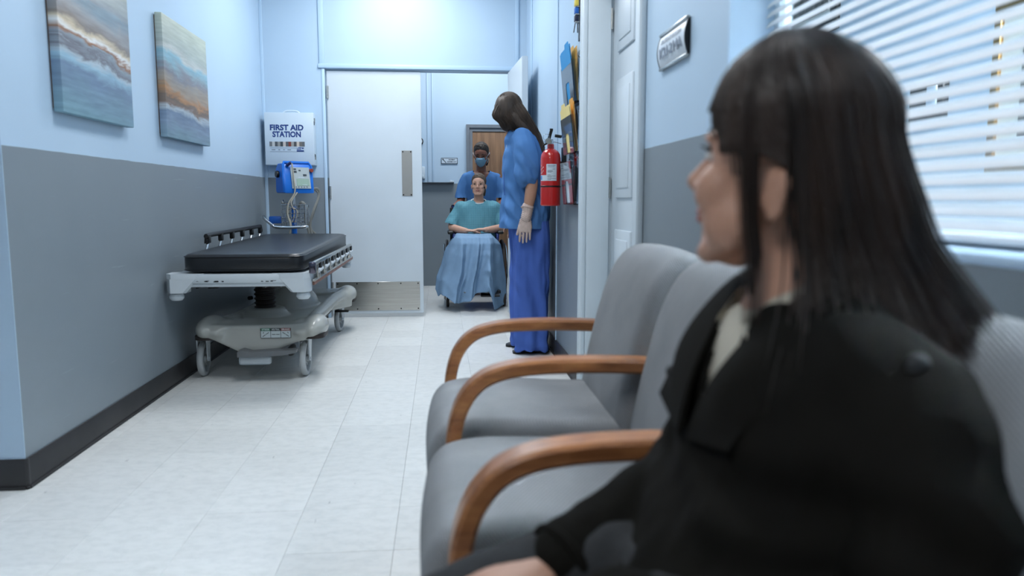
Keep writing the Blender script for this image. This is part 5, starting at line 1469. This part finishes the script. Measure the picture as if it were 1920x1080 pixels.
limb(q, [(.395, .665, .82), (.418, .618, .73), (.405, .585, .62), (.26, .60, .60), (.12, .66, .598)], [.052, .046, .038, .036, .026])
limb(q, [(.385, .935, .82), (.375, .96, .74), (.345, .952, .645), (.23, .91, .588), (.125, .852, .553)], [.052, .046, .038, .036, .026])
hand(q, (.125, .852, .555), (-.9, -.42, -.06), (.0, -.06, 1), (.42, -.9, 0), .95, .28)
hand(q, (.115, .665, .600), (-.9, .35, -.12), (-.1, 0, 1), (-.4, -.9, 0), .95, .3)
for yy in (.705, .875):
    limb(q, [(.29, yy, .545), (.12, yy, .51), (-.085, yy, .425), (-.10, yy, .26), (-.10, yy, .09)], [.072, .058, .046, .042, .034])
grow(q, 'body', M_SKINW, wo, .0052, 3)
face_parts(MHW, 1.07, wo, '#2a1c14', '#1a1411', '#9c5a55')
# lashes seen in profile
q = B()
for k in range(5):
    for sx in (-1, 1):
        a = MHW @ V((sx * (.022 + .006 * k), .091 - .0005 * k * k, .012)); q.tube([a, a + (MHW.to_3x3() @ V((sx * .0012 * k, .012, .004)))], [.0014, .0005], 5)
q.build('long_lashes', mat('lash_dark', '#17110e', .6), wo, kind='stuff')
# trousers and shoes
q = B()
trunk(q, [((.33, .79, .60), (0, .16, 0), (.12, 0, 0)), ((.30, .79, .54), (0, .175, 0), (.13, 0, 0)), ((.29, .79, .515), (0, .15, 0), (.11, 0, 0))])
for yy in (.705, .875):
    limb(q, [(.29, yy, .55), (.12, yy, .515), (-.085, yy, .428), (-.10, yy, .26), (-.10, yy, .10)], [.08, .068, .056, .055, .052])
grow(q, 'trousers', M_TROU, wo, .008, 4, fold((20, 20, 12), .006, 4))
for yy in (.705, .875): shoe(B(), (-.27, yy, 0), (-.04, yy, 0), .042, .075).build('shoe', mat('black_leather_shoe', '#15161a', .35), wo)
# shirt showing at the throat
q = B()
trunk(q, [((.388, .80, .875), (0, .055, 0), (.058, 0, 0)), ((.388, .80, .845), (0, .11, 0), (.072, 0, 0)), ((.388, .80, .77), (0, .145, 0), (.09, 0, 0)), ((.37, .80, .68), (0, .14, 0), (.098, 0, 0))])
grow(q, 'shirt', mat('cream_shirt', '#b9b3a4', .85), wo, .007, 3, None, lambda p: (p - V((.40, .80, .90))).length < .058)
q = B()
for s in (-1, 1):
    q.loft([[V((x, .80 + s * y, z)) for x, y, z in ((.375, .055, .905), (.345, .045, .89), (.315, .03, .86), (.322, .062, .835), (.345, .078, .86))], [V((x, .80 + s * y, z)) for x, y, z in ((.38, .059, .902), (.35, .049, .886), (.32, .034, .856), (.327, .066, .831), (.35, .082, .856))]])
q.build('shirt_collar', mat('cream_shirt', '#b9b3a4', .85), wo, kind='stuff')
# coat: body, both sleeves
q = B()
trunk(q, [((.405, .80, .885), (0, .085, 0), (.068, 0, 0)), ((.405, .80, .858), (0, .16, 0), (.085, 0, 0)), ((.402, .80, .80), (0, .192, 0), (.105, 0, 0)), ((.39, .80, .72), (0, .19, 0), (.115, 0, 0)), ((.36, .795, .62), (0, .185, 0), (.13, 0, 0)), ((.32, .79, .54), (0, .195, 0), (.155, 0, 0)), ((.31, .79, .51), (0, .19, 0), (.15, 0, 0))])
limb(q, [(.405, .668, .822), (.424, .632, .775), (.428, .606, .70), (.405, .58, .615), (.27, .595, .592), (.155, .645, .598)], [.068, .078, .078, .068, .058, .05])
limb(q, [(.39, .935, .815), (.376, .96, .745), (.347, .952, .65), (.235, .912, .589), (.150, .866, .556)], [.064, .062, .060, .055, .048])
fc = fold((15, 15, 9), .011, 6)
def c_disp(co, nn):
    r = fc(co, nn)
    d = co.y + .35 * co.x
    r += .007 * math.sin(co.z * 70 + co.x * 34 + 2 * math.sin(co.y * 20)) * max(0, 1 - abs(co.z - .70) / .12) * (1 if co.y < .72 else .5)
    return r
def c_cut(p):
    # open front: a narrow V from the throat, and the neck hole
    if (p - V((.398, .80, .90))).length < .066: return True
    w_ = .036 * max(0, min(1, (p.z - .75) / .12))
    return p.x < .36 and abs(p.y - .80) < w_ and p.z > .75
coat = grow(q, 'coat', M_COAT, wo, .007, 4, c_disp, c_cut)
def sheet(rows, name, m, parent, th=.006):
    """a bent cloth panel with thickness from rows of points"""
    q = B(); R = [bez(r, 5) for r in rows]; n = len(R[0])
    def nr(i, j):
        a = R[min(i + 1, len(R) - 1)][j] - R[max(i - 1, 0)][j]; b_ = R[i][min(j + 1, n - 1)] - R[i][max(j - 1, 0)]
        c = a.cross(b_); return c.normalized() * th if c.length > 1e-9 else V((0, 0, th))
    va = [[q.bm.verts.new(R[i][j]) for j in range(n)] for i in range(len(R))]
    vb = [[q.bm.verts.new(R[i][j] + nr(i, j)) for j in range(n)] for i in range(len(R))]
    for i in range(len(R) - 1):
        for j in range(n - 1):
            q.bm.faces.new((va[i][j], va[i][j + 1], va[i + 1][j + 1], va[i + 1][j])); q.bm.faces.new((vb[i + 1][j], vb[i + 1][j + 1], vb[i][j + 1], vb[i][j]))
        for j in (0, n - 1): q.bm.faces.new((va[i][j], va[i + 1][j], vb[i + 1][j], vb[i][j]))
    for j in range(n - 1):
        for i in (0, len(R) - 1): q.bm.faces.new((va[i][j], va[i][j + 1], vb[i][j + 1], vb[i][j]))
    return q.build(name, m, parent, sharp=50)
# stand collar falling into wide lapels; her right (far) one juts out towards the corridor
for s, k in ((1, 1), (-1, .8)):
    f = lambda x, y, z: V((x, .80 + s * y, z))
    sheet([[f(.462, .02, .91), f(.435, .060, .915), f(.390, .068, .908), f(.338, .048, .87), f(.290, .022, .80), f(.268, .006, .73)],
           [f(.480, .02, .888), f(.455, .095, .905), f(.388, .108, .905), f(.326, .09, .862), f(.286, .075, .806), f(.274, .045, .735)],
           [f(.488, .02, .86), f(.466, .112, .872), f(.400, .140, .885), f(.334, .136, .842), f(.312, .135 * k, .80), f(.281, .122 * k, .745)],
           [f(.488, .02, .85), f(.468, .116, .855), f(.412, .150, .865), f(.350, .150, .815), f(.318, .148 * k, .765), f(.302, .090 * k, .70)]], 'lapel', M_COAT, coat)
q = B().ell((.290, .922, .775), (.006, .008, .008)); q.build('lapel_button', mat('dark_button', '#232425', .6), coat)
B().ell((.405, .598, .853), (.011, .007, .010)).build('shoulder_button', mat('dark_button', '#232425', .6), coat)
for (x, y, z), d in (((.152, .868, .557), (-.75, -.45, -.25)), ((.16, .643, .60), (-.9, .4, 0))):
    d = V(d).normalized(); a_ = d.cross(V((0, 0, 1))).normalized(); b_ = a_.cross(d)
    B().tube([V((x, y, z)) + d * .012 + a_ * .046 * math.cos(t) + b_ * .046 * math.sin(t) for t in [k * PI / 10 for k in range(20)]], .007, 8, closed=True).build('cuff_edge', M_COAT, coat)

# hair: shell plus many fine locks
M_HAIRW = hair_mat('black_brown_hair', '#15110e', '#33241a', .42)
R3 = MHW.to_3x3(); HC = V((.381, .824, 1.054))
FWD = R3 @ V((0, 1, 0)); FWD.z = 0; FWD.normalize(); LEFT = V((0, 0, 1)).cross(FWD)
def rad(z):     # distance of the hair from the head's axis
    return interp([(-.30, .142), (-.22, .128), (-.15, .108), (-.10, .098), (-.05, .099), (0, .1), (.04, .099), (.08, .082), (.105, .055), (.122, .02), (.126, .0)], z)
def hp(phi, z, k=1.0):
    """phi: angle from straight ahead (positive = her left, the camera's side)"""
    a = math.radians(phi); r = rad(z) * k
    back = max(0, -math.cos(a))
    fx_, fl_ = math.cos(a), math.sin(a)
    r_f = r * (.98 if fx_ > 0 else 1.05); r_l = r * (.86 if z > -.12 else .86 + .5 * min(1, (-.12 - z) / .15))
    p = HC + FWD * (fx_ * r_f - .012) + LEFT * (fl_ * r_l) + V((0, 0, z))
    if z < 0: p += (-FWD) * (.12 * -z * back) + V((.20, -.08, 0)) * (-z * back) + V((.10, 0, 0)) * max(0, -.10 - z)
    return p
q = B()
for z0, z1 in ((0, 0),):
    rings = []
    for z in (.117, .105, .09, .07, .045, .02, -.005):
        rings.append([hp(f, z, .965) - FWD * (.004 + .030 * max(0, math.cos(math.radians(f))) * (.06 - z) / .06 * (z < .06)) for f in range(0, 360, 12)])
    q.loft(rings)
# back curtain shell from behind one ear round to the other
for sgn in (1,):
    rings = []
    for z in (.03, -.02, -.06, -.10, -.14, -.18, -.215, -.24):
        o_ = [hp(f, z, .95) for f in range(120, 266, 10)]; i_ = [hp(f, z, .72) for f in range(256, 110, -10)]
        rings.append(o_ + i_)
    q.loft(rings)
hw = grow(q, 'hair', M_HAIRW, wo, .006, 5, fold((40, 40, 5), .003))
q = B(); guides = []
def lock(phi_top, phi_mid, phi_end, zend, kk=1.0):
    pts = []
    for z in (.122, .112, .095, .07, .04, .01, -.02, -.06, -.10, -.14, -.18, -.22, -.26, -.30):
        if z < zend: break
        if z > .02: ph = phi_mid + (phi_top - phi_mid) * min(1, (z - .02) / .1)
        elif z > -.06: ph = phi_mid
        else: ph = phi_mid + (phi_end - phi_mid) * min(1, (-.06 - z) / .18)
        pts.append(hp(ph, z, kk))
    return bez(pts, 2)
def mk(phi, ln=1.0, thick=.0013, kk=1.0, spread=1.0):
    zend = random.uniform(-.275, -.225) * ln
    pm = phi + random.gauss(0, 1.5)
    pts = lock(phi * .9 + random.gauss(0, 4), pm, pm + random.gauss(0, 4) * spread, zend, kk * random.uniform(.985, 1.03))
    j = V((random.gauss(0, .003), random.gauss(0, .003), 0)); m_ = len(pts)
    pts = [p + j * (i / m_) ** 1.5 * 3 for i, p in enumerate(pts)]
    q.tube(pts, [thick * (.5 if i == 0 else 1) * (1 - .8 * max(0, i / (m_ - 1) - .65) / .35) for i in range(m_)], 4)
for _ in range(1000): mk(random.uniform(109, 264))
for _ in range(160): mk(random.uniform(108, 142), 1.0, .0015, 1.02)
# the crown and sides that tuck behind the ear
for _ in range(380):
    phi = random.uniform(38, 108); pts = []
    for z, ph in ((.122, phi * .8), (.11, phi * .95), (.09, phi + 3), (.065, phi + 6), (.04, phi + 10), (.015, phi + 16), (-.012, phi + 24), (-.03, max(phi + 28, 108)), (-.055, max(phi + 30, 114)), (-.10, max(phi + 32, 115)), (-.15, max(phi + 32, 116))):
        if z < -.02 and phi < 66: break
        pts.append(hp(ph + random.gauss(0, 1), z, random.uniform(.985, 1.02)))
    pts = bez(pts, 2); m_ = len(pts)
    q.tube(pts, [.0018 * (1 - .6 * i / m_) for i in range(m_)], 4)
# narrow lock hanging in front of the ear, wisps at the temple
for _ in range(46):
    phi = random.uniform(74, 87); zend = random.uniform(-.215, -.15)
    pts = [hp(f_, z, k_) for z, f_, k_ in ((.12, phi * .8, 1), (.10, phi * .9, 1), (.07, phi, 1), (.04, phi + 2, .99), (0, phi + 2, 1.0), (-.04, phi + 2, 1.0), (-.08, phi + 2, .97), (-.12, phi + 4, .92), (-.16, phi + 5, .85), (-.19, phi + 6, .8), (-.22, phi + 6, .8)) if z > zend]
    j = V((random.gauss(0, .002), random.gauss(0, .002), 0)); pts = [p + j for p in bez(pts, 2)]; m_ = len(pts)
    q.tube(pts, [.0014 * (1 - .7 * i / m_) for i in range(m_)], 4)
for _ in range(170):
    phi = random.uniform(24, 74); zend = .045 - (phi - 24) / 50 * .10 + random.uniform(-.015, .01)
    pts = [hp(phi * a_, z, k_) for z, a_, k_ in ((.122, .6, 1), (.11, .8, 1), (.09, .95, 1.0), (.065, 1.02, .985), (.04, 1.06, .965), (.015, 1.1, .945), (-.01, 1.13, .94), (-.035, 1.15, .93), (-.055, 1.16, .92)) if z > zend]
    pts = bez(pts, 2); m_ = len(pts)
    q.tube(pts, [.0017 * (1 - .7 * i / m_) for i in range(m_)], 4)
for _ in range(120):      # far side and fringe
    phi = random.uniform(-100, 24); zend = random.uniform(.03, .06) if phi > -50 else -.2
    pts = [hp(phi * a_, z, k_) for z, a_, k_ in ((.122, .6, 1), (.11, .8, 1), (.09, .95, 1.0), (.065, 1.0, .985), (.04, 1.0, .975), (0, 1.0, .97), (-.06, 1, .97), (-.12, 1, .97), (-.18, 1, .97)) if z > zend]
    pts = bez(pts, 2); m_ = len(pts)
    q.tube(pts, [.0018 * (1 - .6 * i / m_) for i in range(m_)], 4)
q.build('hair_locks', M_HAIRW, hw, sharp=0, kind='stuff')
